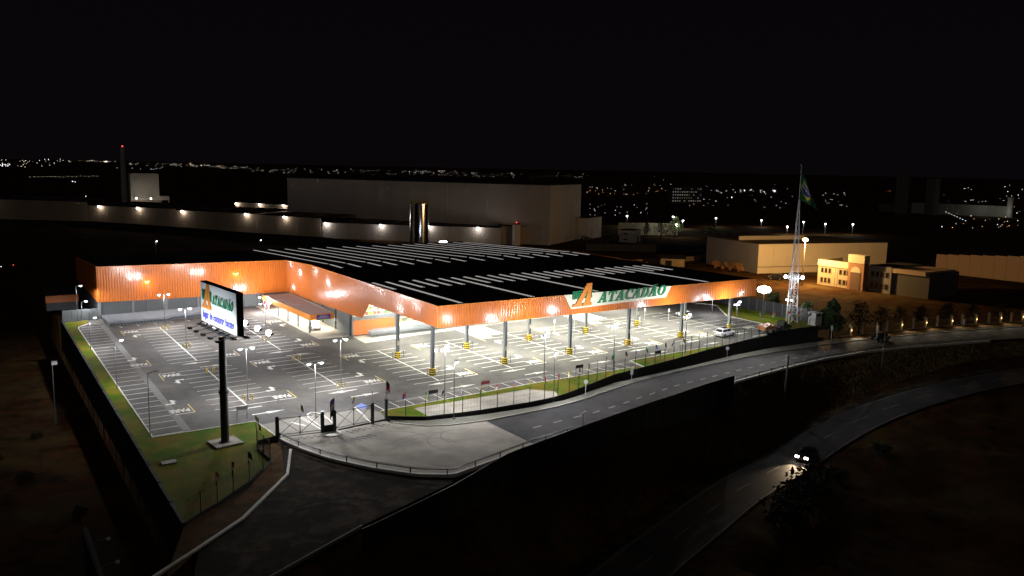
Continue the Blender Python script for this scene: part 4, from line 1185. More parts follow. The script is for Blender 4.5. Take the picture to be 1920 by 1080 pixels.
for k in range(6):
    b = MB(); b.box(((k % 3 - 1) * 1.05, 0, 5.2 + 1.0 * (k // 3)), (1.0, 0.2, 0.95)); hd = b.build('floodlight', black_m, t)
    b = MB(); b.ring(((k % 3 - 1) * 0.95, -0.3, 5.2 + 0.9 * (k // 3)), [(0.02, 0.55), (0.5, 0.4), (0.66, 0), (0.5, -0.4), (0.02, -0.55)], 12); b.build('floodlight_lens', MATS['flood_glare'], hd)  # lenses enlarged so that their shape imitates the glare
lamp('flood_light', 'SPOT', (0, -0.4, 5.5), 260, (0.95, 0.97, 1), t, 0.3, 130, 0.8, aim=(-20, -60, 3.0))
for k, (x, y, z, nm) in enumerate([(-1.0, 206, 3.8, 'single white lamp on a pole in the dark ground behind the wing roof'), (37.7, 212, 2.4, 'single white lamp on a short pole behind the store roof left of the silo')]):
    lamp_post(x, y, z + 2, (0.5,), nm, 'lamps behind the store', 40, z0=-2)

# ---- street lamps, sign poles, utility poles
lamp_post(-5.9, -15.35, 7.5, (0.35,), 'slim street lamp on the pavement nearest the gate', 'street lamps on the pavement', 240, z0=-0.36, arm=0.6)
lamp_post(10.0, -15.6, 7.0, (0.35,), 'slim street lamp on the pavement at the middle of the front wall', 'street lamps on the pavement', 240, z0=-0.36, arm=0.6)
def sign_pole(x, y, z, h, label, group='round signs along the street', disc=True):
    t = thing('road_sign', label, 'sign', (x, y, z), R(-35), group)
    b = MB(); b.tube((0, 0, 0), (0, 0, h), 0.06, 0.06, 8); b.build('pole', white_steel, t)
    b = MB()
    if disc: b.tube((0, -0.05, h - 0.05), (0, -0.09, h - 0.05), 0.32, 0.32, 14)
    else: b.box((0, -0.06, h - 0.45), (0.42, 0.05, 1.1))
    b.build('sign_plate', white_steel, t)
sign_pole(15.9, -15.4, -0.5, 2.3, 'round sign on a short white pole on the pavement, left one by the black wall')
sign_pole(28.8, -10.9, -0.8, 2.0, 'narrow sign on a short white pole before the black wall below the fascia sign', disc=False)
sign_pole(56.1, -6.1, -1.3, 1.9, 'round sign on a short white pole before the black wall below the white car')
sign_pole(60.2, -15.9, -1.5, 2.1, 'round sign on a pale pole at the near edge of the street')
sign_pole(88.9, -4.5, -1.8, 3.2, 'tall narrow white sign at the end of the black wall', disc=False)
sign_pole(97.9, -8.9, -1.9, 3.2, 'tall narrow white sign beside the dark parked car', disc=False)
sign_pole(128.6, -10.6, -1.9, 2.3, 'narrow white sign before the lit gate pillars at the middle of the row', disc=False)
sign_pole(148.5, -14.9, -1.9, 2.3, 'narrow white sign near the right end of the pillar row', disc=False)
t = thing('street_lamp', 'small T-shaped street lamp at the near edge of the street below the fascia sign', 'street lamp', (5.9, -27.3, -0.6), R(30))
b = MB(); b.tube((0, 0, 0), (0, 0, 2.4), 0.05, 0.05, 8); b.build('pole', galv, t)
b = MB(); b.bar((-0.55, 0, 2.4), (0.55, 0, 2.4), 0.07); b.box((-0.5, 0, 2.42), (0.4, 0.2, 0.1)); b.box((0.5, 0, 2.42), (0.4, 0.2, 0.1)); b.build('lamp_head', white_steel, t)
def util_pole(x, y, z, h, lean, label, thick=0.17, arms=True):
    t = thing('utility_pole', label, 'utility pole', (x, y, z), 0, 'poles on the bank')
    b = MB(); b.tube((0, 0, -0.6), (lean[0], lean[1], h), thick, thick * 0.75, 8); b.build('pole', wood, t)
    if arms:
        b = MB(); b.bar((lean[0] - 0.6, lean[1] + 0.3, h - 0.25), (lean[0] + 0.6, lean[1] - 0.3, h - 0.25), 0.1); b.build('crossarm', wood, t)
util_pole(54.0, -20.6, terrain(54.0, -20.6), 7.0, (0.6, 0.2), 'dark leaning wooden pole on the grassy bank below the street', 0.2, False)
util_pole(85.3, -18.2, terrain(85.3, -18.2), 7.2, (0.9, 0.4), 'thin leaning wooden pole on the right part of the grassy bank', 0.12, False)
util_pole(26.8, -29.0, terrain(26.8, -29.0), 6.0, (0.9, 0.2), 'pale thin pole in the dark behind the black hoarding', 0.08, False)

# ---- guardrail round the apron and along the street, black hoarding
def guardrail(pts, label, m_=galv, zf=zs, h=0.62):
    t = thing('guardrail', label, 'guardrail', (pts[0][0], pts[0][1], zf(pts[0][0])))
    o3 = Vector((pts[0][0], pts[0][1], zf(pts[0][0])))
    rp = resample(pts, 1.0)
    b = MB()
    for i in range(len(rp) - 1):
        for dz, ww_ in ((0.0, 0.10), (0.14, 0.05)):
            b.bar(Vector((rp[i][0], rp[i][1], zf(rp[i][0]) + h + dz)) - o3, Vector((rp[i + 1][0], rp[i + 1][1], zf(rp[i + 1][0]) + h + dz)) - o3, 0.06, ww_)
    b.build('rail', m_, t)
    for i in range(0, len(rp), 4):
        b = MB(); q = rp[i]; b.box(Vector((q[0], q[1], zf(q[0]) + h / 2)) - o3, (0.1, 0.12, h + 0.25)); b.build('post', m_, t)
    b = MB()
    for i in range(len(rp) - 1):
        b.bar(Vector((rp[i][0], rp[i][1], zf(rp[i][0]) - 0.08)) - o3, Vector((rp[i + 1][0], rp[i + 1][1], zf(rp[i + 1][0]) - 0.08)) - o3, 0.35, 0.4)
    b.build('footing', kerb_white, t)
    return t
arc = [(-27.5, -11.5), (-27.15, -13.2), (-26.4, -16.4), (-24.9, -20.8), (-22.1, -25.8), (-18.8, -30.0), (-15.6, -32.1), (-8, -30.2), (-2.4, -28.6), (5, -27.2)]
guardrail(arc, 'curved metal guardrail on a white kerb round the concrete apron', mat('dark_rail', (0.09, 0.10, 0.095), 0.5))
guardrail([(43.5, -18.75), (53, -17.0), (65, -15.0), (74.5, -13.8), (86, -13.7), (98.5, -15.3), (121, -20.5)], 'dark guardrail along the near edge of the street above the bank', mat('dark_rail', (0.09, 0.10, 0.095), 0.5), h=0.5)
hd_pts = [(-38.6, -45.0), (-29.8, -41.1), (-18.7, -37.6), (-9.0, -33.4), (4.3, -29.9), (12.6, -27.9), (21.7, -25.9), (31.2, -23.8), (41.6, -21.9)]
ho = thing('hoarding', 'long black hoarding along the near side of the street, ending at a sharp corner', 'hoarding', (0, -30, -2))
hp = resample(hd_pts[1:], 2.4)
for i in range(len(hp) - 1):
    a, c = Vector(hp[i]), Vector(hp[i + 1])
    top = lambda q: min(1.25, max(0.3 + 0.05 * (q.x + 30), 0.35)) if q.x < 8 else 1.25
    d = (c - a).normalized(); n = Vector((-d.y, d.x)) * 0.08
    b = MB(); p = a + d * 0.006; q = c - d * 0.006
    b.prism([(p.x, p.y + 30, terrain(p.x, p.y) + 1.7), (q.x, q.y + 30, terrain(q.x, q.y) + 1.7), (q.x, q.y + 30, 2 + top(c)), (p.x, p.y + 30, 2 + top(a))], (n.x, n.y, 0)); b.build('panel', black_m, ho)
    if i % 2 == 0:
        b = MB(); b.bar((a.x + 0.1, a.y + 29.85, terrain(a.x, a.y) + 1.6), (a.x + 0.1, a.y + 29.85, 2 + top(a) - 0.1), 0.12); b.build('post', black_m, ho)
b = MB(); yk = [(-28.8, -38.6), (-38.2, -43.3), (-47, -47.9)]
for i in range(2): b.bar((*yk[i], -0.62), (*yk[i + 1], -0.62), 0.18, 0.3)
prop(b.build('low_kerb_wall', mat('old_kerb', (0.2, 0.19, 0.17), 0.9)), 'low pale kerb wall at the outer edge of the dirt yard', 'wall')

# ---- vehicles
def vehicle(name, label, loc, ang, L, W, H, paintm, kind, cat='car', group=None, lights=False):
    t = thing(name, label, cat, loc, ang, group)
    gl = dark_glass
    hl = 0.44 * H if kind != 'truck' else 0.5 * H
    # body: side profile lofted over three widths
    if kind == 'suv':
        prof = [(-L / 2, 0.32), (-L / 2 - 0.02, 0.75), (-L / 2 + 0.08, H * 0.60), (L * 0.18, H * 0.60), (L * 0.46, H * 0.50), (L / 2, H * 0.40), (L / 2 + 0.02, 0.32)]
        cabin = [(-L / 2 + 0.12, H * 0.59), (-L / 2 + 0.42, H * 0.97), (-L * 0.1, H), (L * 0.10, H * 0.96), (L * 0.27, H * 0.59)]
    elif kind == 'pickup':
        prof = [(-L / 2, 0.45), (-L / 2, H * 0.55), (L * 0.2, H * 0.57), (L * 0.47, H * 0.50), (L / 2, H * 0.4), (L / 2, 0.4)]
        cabin = [(-L * 0.10, H * 0.56), (-L * 0.07, H * 0.98), (L * 0.10, H), (L * 0.25, H * 0.56)]
    else:
        prof = [(-L / 2, 0.30), (-L / 2, H * 0.55), (-L * 0.35, H * 0.60), (L * 0.16, H * 0.60), (L * 0.44, H * 0.50), (L / 2, H * 0.38), (L / 2, 0.30)]
        cabin = [(-L * 0.42, H * 0.59), (-L * 0.26, H * 0.97), (L * 0.02, H), (L * 0.25, H * 0.59)]
    def loft(prof, w0, w1, zlo, zhi):
        b = MB(); n = len(prof)
        secs = []
        for s_, f_ in ((-1, 1.0), (-1, 0.93), (1, 0.93), (1, 1.0)):
            row = []
            for x, z in prof:
                wz = w0 + (w1 - w0) * (z - zlo) / max(0.01, zhi - zlo)
                inner = f_ < 1
                row.append((x * (1.0 if inner else 0.985), s_ * wz / 2 * (f_ if inner else 1.0), z + (0.03 if inner and z > zlo + 0.1 else 0)))
            secs.append(row)
        for row in secs: b.v += row
        for a in range(3):
            for k in range(n):
                k2 = (k + 1) % n
                b.f.append((a * n + k, a * n + k2, (a + 1) * n + k2, (a + 1) * n + k)); b.mi.append(0)
        b.f.append(tuple(range(n))); b.mi.append(0)
        b.f.append(tuple(3 * n + k for k in reversed(range(n)))); b.mi.append(0)
        return b
    loft(prof, W, W * 0.94, 0.3, H * 0.6).build('body', paintm, t)
    loft(cabin, W * 0.9, W * 0.74, H * 0.59, H).build('cabin', paintm, t)
    zc0, zc1 = H * 0.62, H * 0.92
    def cab_x(z, front):
        pts_ = cabin[-2:] if front else cabin[:2]
        (xa, za), (xb, zb2) = pts_
        return xa + (xb - xa) * (z - za) / (zb2 - za)
    wz = lambda z: (W * 0.9 + (W * 0.74 - W * 0.9) * (z - H * 0.59) / (H * 0.41)) / 2
    for front in (True, False):
        z0_, z1_ = H * 0.63, H * 0.91
        o = 0.04 if front else -0.04
        b = MB(); b.poly([(cab_x(z0_, front) + o, -wz(z0_) * 0.88, z0_), (cab_x(z0_, front) + o, wz(z0_) * 0.88, z0_), (cab_x(z1_, front) + o, wz(z1_) * 0.86, z1_), (cab_x(z1_, front) + o, -wz(z1_) * 0.86, z1_)])
        b.build('windscreen' if front else 'rear_window', gl, t)
    for s_ in (-1, 1):
        xa0, xb0 = cab_x(H * 0.64, False) + 0.12, cab_x(H * 0.64, True) - 0.14
        xa1, xb1 = cab_x(H * 0.89, False) + 0.1, cab_x(H * 0.89, True) - 0.1
        xm = (xa0 + xb0) / 2
        for u0, u1, v0, v1 in ((xa0, xm - 0.05, xa1, xm - 0.05), (xm + 0.05, xb0, xm + 0.05, xb1)):
            b = MB(); b.poly([(u0, s_ * (wz(H * 0.64) + 0.012), H * 0.64), (u1, s_ * (wz(H * 0.64) + 0.012), H * 0.64), (v1, s_ * (wz(H * 0.89) + 0.012), H * 0.89), (v0, s_ * (wz(H * 0.89) + 0.012), H * 0.89)])
            b.build('side_window', gl, t)
    wr = 0.33 if kind != 'suv' else 0.36
    for sx_ in (-0.30, 0.31):
        for s_ in (-1, 1):
            b = MB(); b.tube((sx_ * L, s_ * (W / 2 - 0.2), wr), (sx_ * L, s_ * (W / 2 + 0.02), wr), wr, wr, 16); wh = b.build('wheel', tyre, t)
            b = MB(); b.tube((sx_ * L, s_ * (W / 2 + 0.02), wr), (sx_ * L, s_ * (W / 2 + 0.035), wr), wr * 0.62, wr * 0.55, 10); b.build('rim', galv, wh)
    for s_ in (-1, 1):
        b = MB(); b.box((L / 2 - 0.05, s_ * W * 0.36, H * 0.43), (0.16, 0.5 if lights else 0.34, 0.26 if lights else 0.16)); b.build('headlight', headlight_m if lights else white_steel, t)
        b = MB(); b.box((-L / 2 + 0.02, s_ * W * 0.39, H * 0.5), (0.1, 0.24, 0.2)); b.build('tail_light', mat('tail_red', (0.3, 0.01, 0.01), 0.3), t)
        b = MB(); b.box((L * 0.2, s_ * (W / 2 + 0.06), H * 0.63), (0.12, 0.16, 0.12)); b.build('mirror', paintm, t)
        if lights:
            lamp('headlight_beam', 'SPOT', (L / 2 + 0.1, s_ * W * 0.36, H * 0.55), 330, (1.0, 0.74, 0.46), t, 0.06, 58, 0.9, aim=(L / 2 + 9.0, s_ * W * 0.5 + 0.6, -0.8))
    if kind == 'suv':
        b = MB(); b.box((-L * 0.06, 0, H + 0.035), (L * 0.26, W * 0.55, 0.02)); b.build('sunroof', gl, t)
        for s_ in (-1, 1):
            b = MB(); b.bar((-L * 0.32, s_ * W * 0.34, H + 0.05), (L * 0.08, s_ * W * 0.34, H + 0.04), 0.05); b.build('roof_rail', galv, t)
        b = MB(); b.box((0, 0, 0.36), (L * 0.98, W * 0.99, 0.2)); b.build('lower_trim', black_m, t)
    b = MB(); b.box((-L / 2 - 0.03, 0, H * 0.36), (0.04, 0.5, 0.14)); b.build('number_plate', mat('plate_grey', (0.4, 0.4, 0.4), 0.5), t)
    return t
vehicle('parked_car', 'white sport utility car with dark sunroof parked at the end of the canopy', (63.4, 1.1, zl(63, 1)), R(8), 4.4, 1.85, 1.68, car_white, 'suv')
vehicle('parked_car', 'white saloon car inside the lit entrance shelter', (-1.9, 45.9, zl(-2, 46) + 0.01), R(-100), 4.2, 1.75, 1.48, car_white, 'sedan')
vehicle('parked_car', 'black car standing on the street before the gate pillars', (99.5, -8.6, -1.88), R(172), 4.3, 1.8, 1.5, car_black, 'sedan')
vehicle('pickup_truck', 'dark pickup with a pale load cover at the foot of the lattice tower', (77.6, -0.8, zl(77.6, -0.8)), R(10), 5.2, 1.9, 1.85, car_black, 'pickup', cat='pickup truck')
vehicle('moving_car', 'dark car with bright headlights driving on the lower road', (42.4, -33.9, zh(42) + 0.01), R(197), 4.2, 1.8, 1.5, car_black, 'sedan', lights=True)
vehicle('parked_car', 'white car half hidden behind the second row of columns', (70.2, 18.6, zl(70, 18)), R(75), 4.2, 1.75, 1.5, car_white, 'sedan')
tr = thing('cargo_trailer', 'flat trailer stacked with red goods beside the dark pickup', 'trailer', (73.0, -0.9, zl(73, -0.9)), R(6))
b = MB(); b.box((0, 0, 0.75), (3.2, 1.9, 0.14)); b.build('bed', mat('trailer_wood', (0.35, 0.26, 0.10), 0.7), tr)
for sx_ in (-1.0, 1.0):
    for s_ in (-1, 1):
        b = MB(); b.tube((sx_, s_ * 0.8, 0.34), (sx_, s_ * 1.0, 0.34), 0.34, 0.34, 12); b.build('wheel', tyre, tr)
for sx_ in (-1.55, 1.55):
    for s_ in (-0.9, 0.9):
        b = MB(); b.box((sx_, s_, 1.15), (0.08, 0.08, 1.0)); b.build('stake', wood, tr)
crate_where = ['front left', 'middle left', 'rear left', 'front right', 'middle right', 'rear right']
for k in range(6):
    b = MB(); b.box((0, 0, 0.31 + 0.1 * (k % 2)), (1.0, 0.8, 0.62 + 0.2 * (k % 2)), 0.06 * k)
    for q in (-0.35, 0.35): b.box((q, 0, 0.32 + 0.1 * (k % 2)), (0.08, 0.84, 0.66 + 0.2 * (k % 2)), 0.06 * k)
    o = b.build('crate', car_red)
    ca, sa = math.cos(R(6)), math.sin(R(6)); lx, ly = -1.15 + (k % 3) * 1.15, -0.45 + (k // 3) * 0.9
    o.location = (73.0 + lx * ca - ly * sa, -0.9 + lx * sa + ly * ca, zl(73, -0.9) + 0.825)
    prop(o, f'red goods crate at the {crate_where[k]} of the trailer beside the dark pickup', 'crate', 'crates on the trailer')

# ---- lattice tower with floodlights and the big flag
tw = thing('lattice_tower', 'tall white lattice mast tapering upward with a lit platform halfway', 'tower', (85.6, 3.1, zl(85.6, 3.1)))
TH = 25.6
def leg(k, z):
    r = 1.35 + (0.14 - 1.35) * min(1, z / TH)
    a = R(200 + 120 * k)
    return Vector((r * math.cos(a), r * math.sin(a), z))
for k in range(3):
    b = MB(); b.tube(leg(k, 0), leg(k, TH), 0.12, 0.06, 8); b.build('leg', white_steel, tw)
nb = 17
zz = [TH * (1 - (1 - i / nb) ** 1.25) for i in range(nb + 1)]
for i in range(nb):
    for k in range(3):
        b = MB(); b.bar(leg(k, zz[i]), leg((k + 1) % 3, zz[i + 1]), 0.055); b.bar(leg(k, zz[i + 1]), leg((k + 1) % 3, zz[i + 1]), 0.05)
        b.build('brace', white_steel, tw)
b = MB(); b.tube((0, 0, TH - 2), (0, 0, 32.7), 0.07, 0.04, 8); b.bar((0, 0, 32.6), (-0.5, 0, 32.75), 0.06); b.build('mast', white_steel, tw)
b = MB()
for a in range(8):
    q = [(1.0 * math.cos(R(45 * (a + e))), 1.0 * math.sin(R(45 * (a + e)))) for e in (0, 1)]
    for h in (9.2, 9.8, 10.3): b.bar((*q[0], h), (*q[1], h), 0.05)
    b.bar((*q[0], 9.2), (*q[0], 10.3), 0.05)
b.ring((0, 0, 9.15), [(0.5, 0), (1.0, 0), (1.0, 0.06)], 12)
b.build('platform', white_steel, tw)
b = MB()
for i in range(40): b.bar((-0.25, -0.35, 0.4 + i * 0.24), (0.15, -0.35, 0.4 + i * 0.24), 0.035)
for x in (-0.25, 0.15): b.bar((x, -0.35, 0.2), (x, -0.35, 9.8), 0.045)
b.build('ladder', white_steel, tw)
RX = Vector((rgt.x, rgt.y, 0))
for s_, h in ((-1.75, 9.5), (1.75, 9.35)):
    q = RX * s_
    b = MB(); b.bar((0, 0, h), (q.x, q.y, h), 0.07); b.build('lamp_arm', white_steel, tw)
    b = MB(); b.box((q.x, q.y, h + 0.25), (0.5, 0.5, 0.5)); hd = b.build('floodlight', black_m, tw)
    b = MB(); b.ring((q.x - 0.16, q.y - 0.24, h + 0.25), [(0.02, 0.34), (0.24, 0.26), (0.32, 0), (0.24, -0.26), (0.02, -0.34)], 10); b.build('floodlight_lens', MATS['flood_glare'], hd)  # rounded oversized lens takes the shape of the lamp's glare
    lamp('tower_light', 'SPOT', (q.x - 0.5, q.y - 0.7, h + 0.3), 70, (0.93, 0.95, 1.0), tw, 0.3, 110, 0.8, aim=(-14, 8, 0))
for s_, h in ((-1.3, 4.9), (-0.4, 4.8)):
    q = RX * s_
    b = MB(); b.box((q.x, q.y - 0.3, h), (0.36, 0.3, 0.3)); b.build('lamp_head', lamp_white, tw)
lamp('tower_light', 'SPOT', (-1.6, -1.8, 5.0), 300, (0.95, 0.96, 1.0), tw, 0.2, 60, 0.8, aim=(0.1, 0.1, 24))
# the flag: green field, yellow lozenge, blue disc, white band, hanging in soft folds
fm = thing('national_flag', 'large drooping green flag with yellow lozenge and blue disc at the mast top', 'flag', (85.62, 3.1, zl(85.6, 3.1) + 24.9))
def cloth(u, v):                        # u along the fly 0..1, v down the hoist 0..1
    sway = 0.5 * math.sin(u * 6.0 + v * 1.5) * u + 0.2 * math.sin(u * 15 + v * 4) * u
    z = 6.9 - v * 6.2 * (1 - 0.10 * u) - 2.3 * u - 0.6 * u * u
    p = RX * (0.08 + 4.6 * u * (0.22 + 0.72 * v)) + Vector((fwd.x, fwd.y, 0)).normalized() * sway
    return Vector((p.x, p.y, z))
NU, NV = 30, 30
fb = MB()
for i in range(NU + 1):
    for j in range(NV + 1):
        fb.v.append(tuple(cloth(i / NU, j / NV)))
for i in range(NU):
    for j in range(NV):
        u, v = (i + 0.5) / NU, (j + 0.5) / NV
        loz = abs(u - 0.40) / 0.40 + abs(v - 0.56) / 0.36
        r_ = math.hypot((u - 0.38) * 0.72, v - 0.56)
        mi = 0
        if loz < 1: mi = 1
        if r_ < 0.2: mi = 2
        if r_ < 0.2 and abs((v - 0.52) - 0.30 * (u - 0.38)) < 0.026: mi = 3
        a = i * (NV + 1) + j
        fb.f.append((a, a + 1, a + NV + 2, a + NV + 1)); fb.mi.append(mi)
fb.build('flag_cloth', [mat('flag_field_green', (0.01, 0.09, 0.025), 0.7), mat('flag_lozenge_yellow', (0.55, 0.48, 0.03), 0.7), mat('flag_disc_blue', (0.03, 0.035, 0.22), 0.7), mat('flag_band_white', (0.6, 0.62, 0.66), 0.7)], fm, smooth=True)

sh = thing('white_shed', 'small white utility box beside the big tree at the end of the black wall', 'shed', (88.0, -1.0, zl(88, -1)))
b = MB(); b.box((0, 0, 1.3), (2.0, 1.8, 2.6)); b.build('wall', white_steel, sh)
b = MB(); b.box((0, 0, 2.66), (2.3, 2.1, 0.14)); b.build('roof', white_steel, sh)
b = MB(); b.box((-0.1, -0.93, 2.2), (1.5, 0.06, 0.35)); b.build('vent', black_m, sh)

# ---- shopping trolleys in nested rows
def cart_mesh():
    b = MB(); t_ = 0.028
    F = [(-0.30, -0.22), (0.30, -0.17), (0.30, 0.17), (-0.30, 0.22)]
    top = [(-0.34, -0.28, 0.98), (0.36, -0.22, 0.86), (0.36, 0.22, 0.86), (-0.34, 0.28, 0.98)]
    bot = [(-0.26, -0.22, 0.55), (0.30, -0.18, 0.50), (0.30, 0.18, 0.50), (-0.26, 0.22, 0.55)]
    for k in range(4):
        b.bar(top[k], top[(k + 1) % 4], t_); b.bar(bot[k], bot[(k + 1) % 4], t_)
        for u in (0.0, 0.25, 0.5, 0.75):
            p = Vector(top[k]).lerp(Vector(top[(k + 1) % 4]), u); q = Vector(bot[k]).lerp(Vector(bot[(k + 1) % 4]), u)
            b.bar(p, q, 0.02)
    for u in (0.33, 0.66): b.bar(Vector(bot[0]).lerp(Vector(bot[3]), u), Vector(bot[1]).lerp(Vector(bot[2]), u), 0.02)
    for s_ in (-1, 1):
        b.bar((-0.34, s_ * 0.26, 0.98), (-0.30, s_ * 0.24, 0.14), t_); b.bar((-0.30, s_ * 0.24, 0.16), (0.36, s_ * 0.16, 0.16), t_)
        for x, w_ in ((-0.28, 0.24), (0.34, 0.16)): b.box((x, s_ * w_, 0.06), (0.12, 0.04, 0.12))
    b.bar((-0.42, -0.27, 1.02), (-0.42, 0.27, 1.02), 0.04)
    return b
cm = cart_mesh(); cme = cm.mesh('shopping_cart', cart_m)
carts_made = 0
def cart(x, y, rz, label, group):
    global carts_made
    carts_made += 1
    return inst('shopping_cart', cme, None, (x, y, zl(x, y) + 0.01), rz, label=label, category='x') if False else prop(inst('shopping_cart', cme, None, (x, y, zl(x, y) + 0.02), rz), label, 'shopping cart', group)
rest = MB()
def cart_rest(x, y, rz):
    i = len(rest.v); ca, sa = math.cos(rz), math.sin(rz); z = zl(x, y) + 0.02
    for v in cm.v: rest.v.append((x + v[0] * ca - v[1] * sa, y + v[0] * sa + v[1] * ca, z + v[2]))
    rest.f += [tuple(i + k for k in f) for f in cm.f]; rest.mi += [0] * len(cm.f)
for r_ in range(32):
    x = -35.2 + r_ * 0.60
    y0 = 67.0 + 0.05 * math.sin(r_) + (1.0 if r_ > 18 else 0.0)
    n = 19 if r_ <= 18 else 16
    for k in range(n):
        if k < 2: cart(x, y0 + k * 0.36, R(-90), 'silver shopping cart at the front of the nested rows before the wing wall', 'front carts of the rows before the wing wall')
        else: cart_rest(x, y0 + k * 0.36, R(-90))
for r_ in range(26):
    x = 4.6 + r_ * 0.62
    for k in range(7 if r_ > 1 else 5):
        y = 33.2 + k * 0.34 + 0.06 * math.sin(r_ * 1.7)
        cart(x, y, R(-90), 'silver shopping cart nested in the long pile before the lit shop front', 'carts piled before the shop front')
for r_ in range(26, 60):
    for k in range(6): cart_rest(4.6 + r_ * 0.62, 33.4 + k * 0.34, R(-90))
prop(rest.build('shopping_cart_rows', cart_m, None, kind='stuff'), 'dense nested rows of silver shopping carts along the store walls', 'shopping carts')

# ---- small things on the car park: bollard sets, sign frames, bin pads
def bollards(x, y, label):
    t = thing('bollard_set', label, 'bollards', (x, y, zl(x, y)), 0, 'yellow and black lamp guards')
    for dx, dy in ((-0.5, -0.5), (0.5, -0.5), (0.5, 0.5), (-0.5, 0.5)):
        b = MB(); b.tube((dx, dy, 0), (dx, dy, 0.75), 0.07, 0.07, 8); p = b.build('bollard', yellow, t)
        for zz_ in (0.2, 0.5):
            b = MB(); b.tube((dx, dy, zz_), (dx, dy, zz_ + 0.13), 0.074, 0.074, 8); b.build('band', black_m, p)
for x, y, nm in ((-26.5, 41.6, 'four short striped bollards round the lamp post among the far left stalls'), (-26.6, 58.9, 'four short striped bollards at the head of the farthest left stalls'), (-13.2, 58.4, 'four short striped bollards at the head of the stalls by the shelter'), (-13.2, 40.1, 'four short striped bollards round the lamp post by the shelter front'), (-26.3, 5.9, 'four short striped bollards at the stall end near the billboard pole'), (-13.0, 5.3, 'four short striped bollards at the stall end before the gates'), (-27.0, 23.4, 'four short striped bollards at the head of the stalls left of the billboard pole'), (-13.1, 24.2, 'four short striped bollards at the head of the middle stalls')):
    bollards(x, y, nm)
def frame_sign(x, y, ang, label, c=grey_wall):
    t = thing('frame_sign', label, 'sign', (x, y, zl(x, y)), ang, 'low framed signs along the kerbs')
    for s_ in (-0.65, 0.65):
        b = MB(); b.bar((s_, 0, 0), (s_, 0, 1.75), 0.07); b.build('leg', galv, t)
    b = MB(); b.box((0, -0.05, 1.5), (1.45, 0.06, 0.5)); b.build('panel', c, t)
    b = MB(); b.bar((-0.65, 0, 0.7), (0.65, 0, 0.7), 0.05); b.build('crossrail', galv, t)
frame_sign(-29.3, -2.1, R(5), 'low framed grey sign at the lawn kerb beside the gates')
frame_sign(-5.0, -8.0, R(0), 'low framed dark sign at the front stalls nearest the gates', black_m)
frame_sign(3.6, -7.7, R(0), 'low framed red sign at the middle of the front stalls', mat('panel_red', (0.2, 0.02, 0.03), 0.5))
frame_sign(21.0, -7.4, R(0), 'low framed black sign at the front stalls below the fascia sign', black_m)
frame_sign(38.4, -6.6, R(0), 'low framed dark green sign on the small lawn right of the stalls', dark_green)
frame_sign(47.0, -4.0, R(0), 'low framed white sign at the kerb near the parked white car', white_steel)
b = MB(); b.box((0, 0, 0.05), (1.5, 1.1, 0.14)); o = b.build('inspection_cover', concrete); o.location = (-40.3, -13.1, zl(-40, -13) + 0.1); prop(o, 'square concrete inspection cover in the dark corner of the lawn', 'cover')
def bay_sign(x, y, label):
    t = thing('bay_sign', label, 'sign', (x, y, zl(x, y)), 0, 'white bay signs under the canopy')
    b = MB(); b.tube((0, 0, 0), (0, 0, 2.4), 0.035, 0.035, 6); b.build('pole', white_steel, t)
    b = MB(); b.box((0, -0.05, 2.2), (0.42, 0.03, 0.6)); b.build('plate', white_steel, t)
for x, y, nm in ((50.0, 14.0, 'third covered row'), (53.2, 14.2, 'fourth covered row left'), (41.8, 20.5, 'rear of the third covered row'), (60.5, 20.5, 'fourth covered row right'), (64.5, 17.5, 'last covered row'), (47.0, 29, 'rear zebra crossing'), (36.5, 20.0, 'second covered row')):
    bay_sign(x, y, 'thin white sign on a slim pole at the ' + nm)
# kerbed posts beside the columns
for r_, y in enumerate((4.6, 16.8)):
    for i, x in enumerate(COLX):
        for s_ in (-1, 1):
            b = MB(); b.tube((0, 0, 0), (0, 0, 1.25), 0.05, 0.05, 6); b.box((0, 0, 1.0), (0.12, 0.12, 0.22))
            o = b.build('guard_post', mat('guard_red', (0.4, 0.12, 0.05), 0.5) if (i + r_) % 3 == 0 else poleM); o.location = (x + s_ * 1.0, y - 0.2, zl(x, y))
            prop(o, f'thin guard post {"left" if s_ < 0 else "right"} of the {nth(i)} column in the {"front" if r_ == 0 else "rear"} row, counted from the corner', 'post', 'guard posts beside the columns')

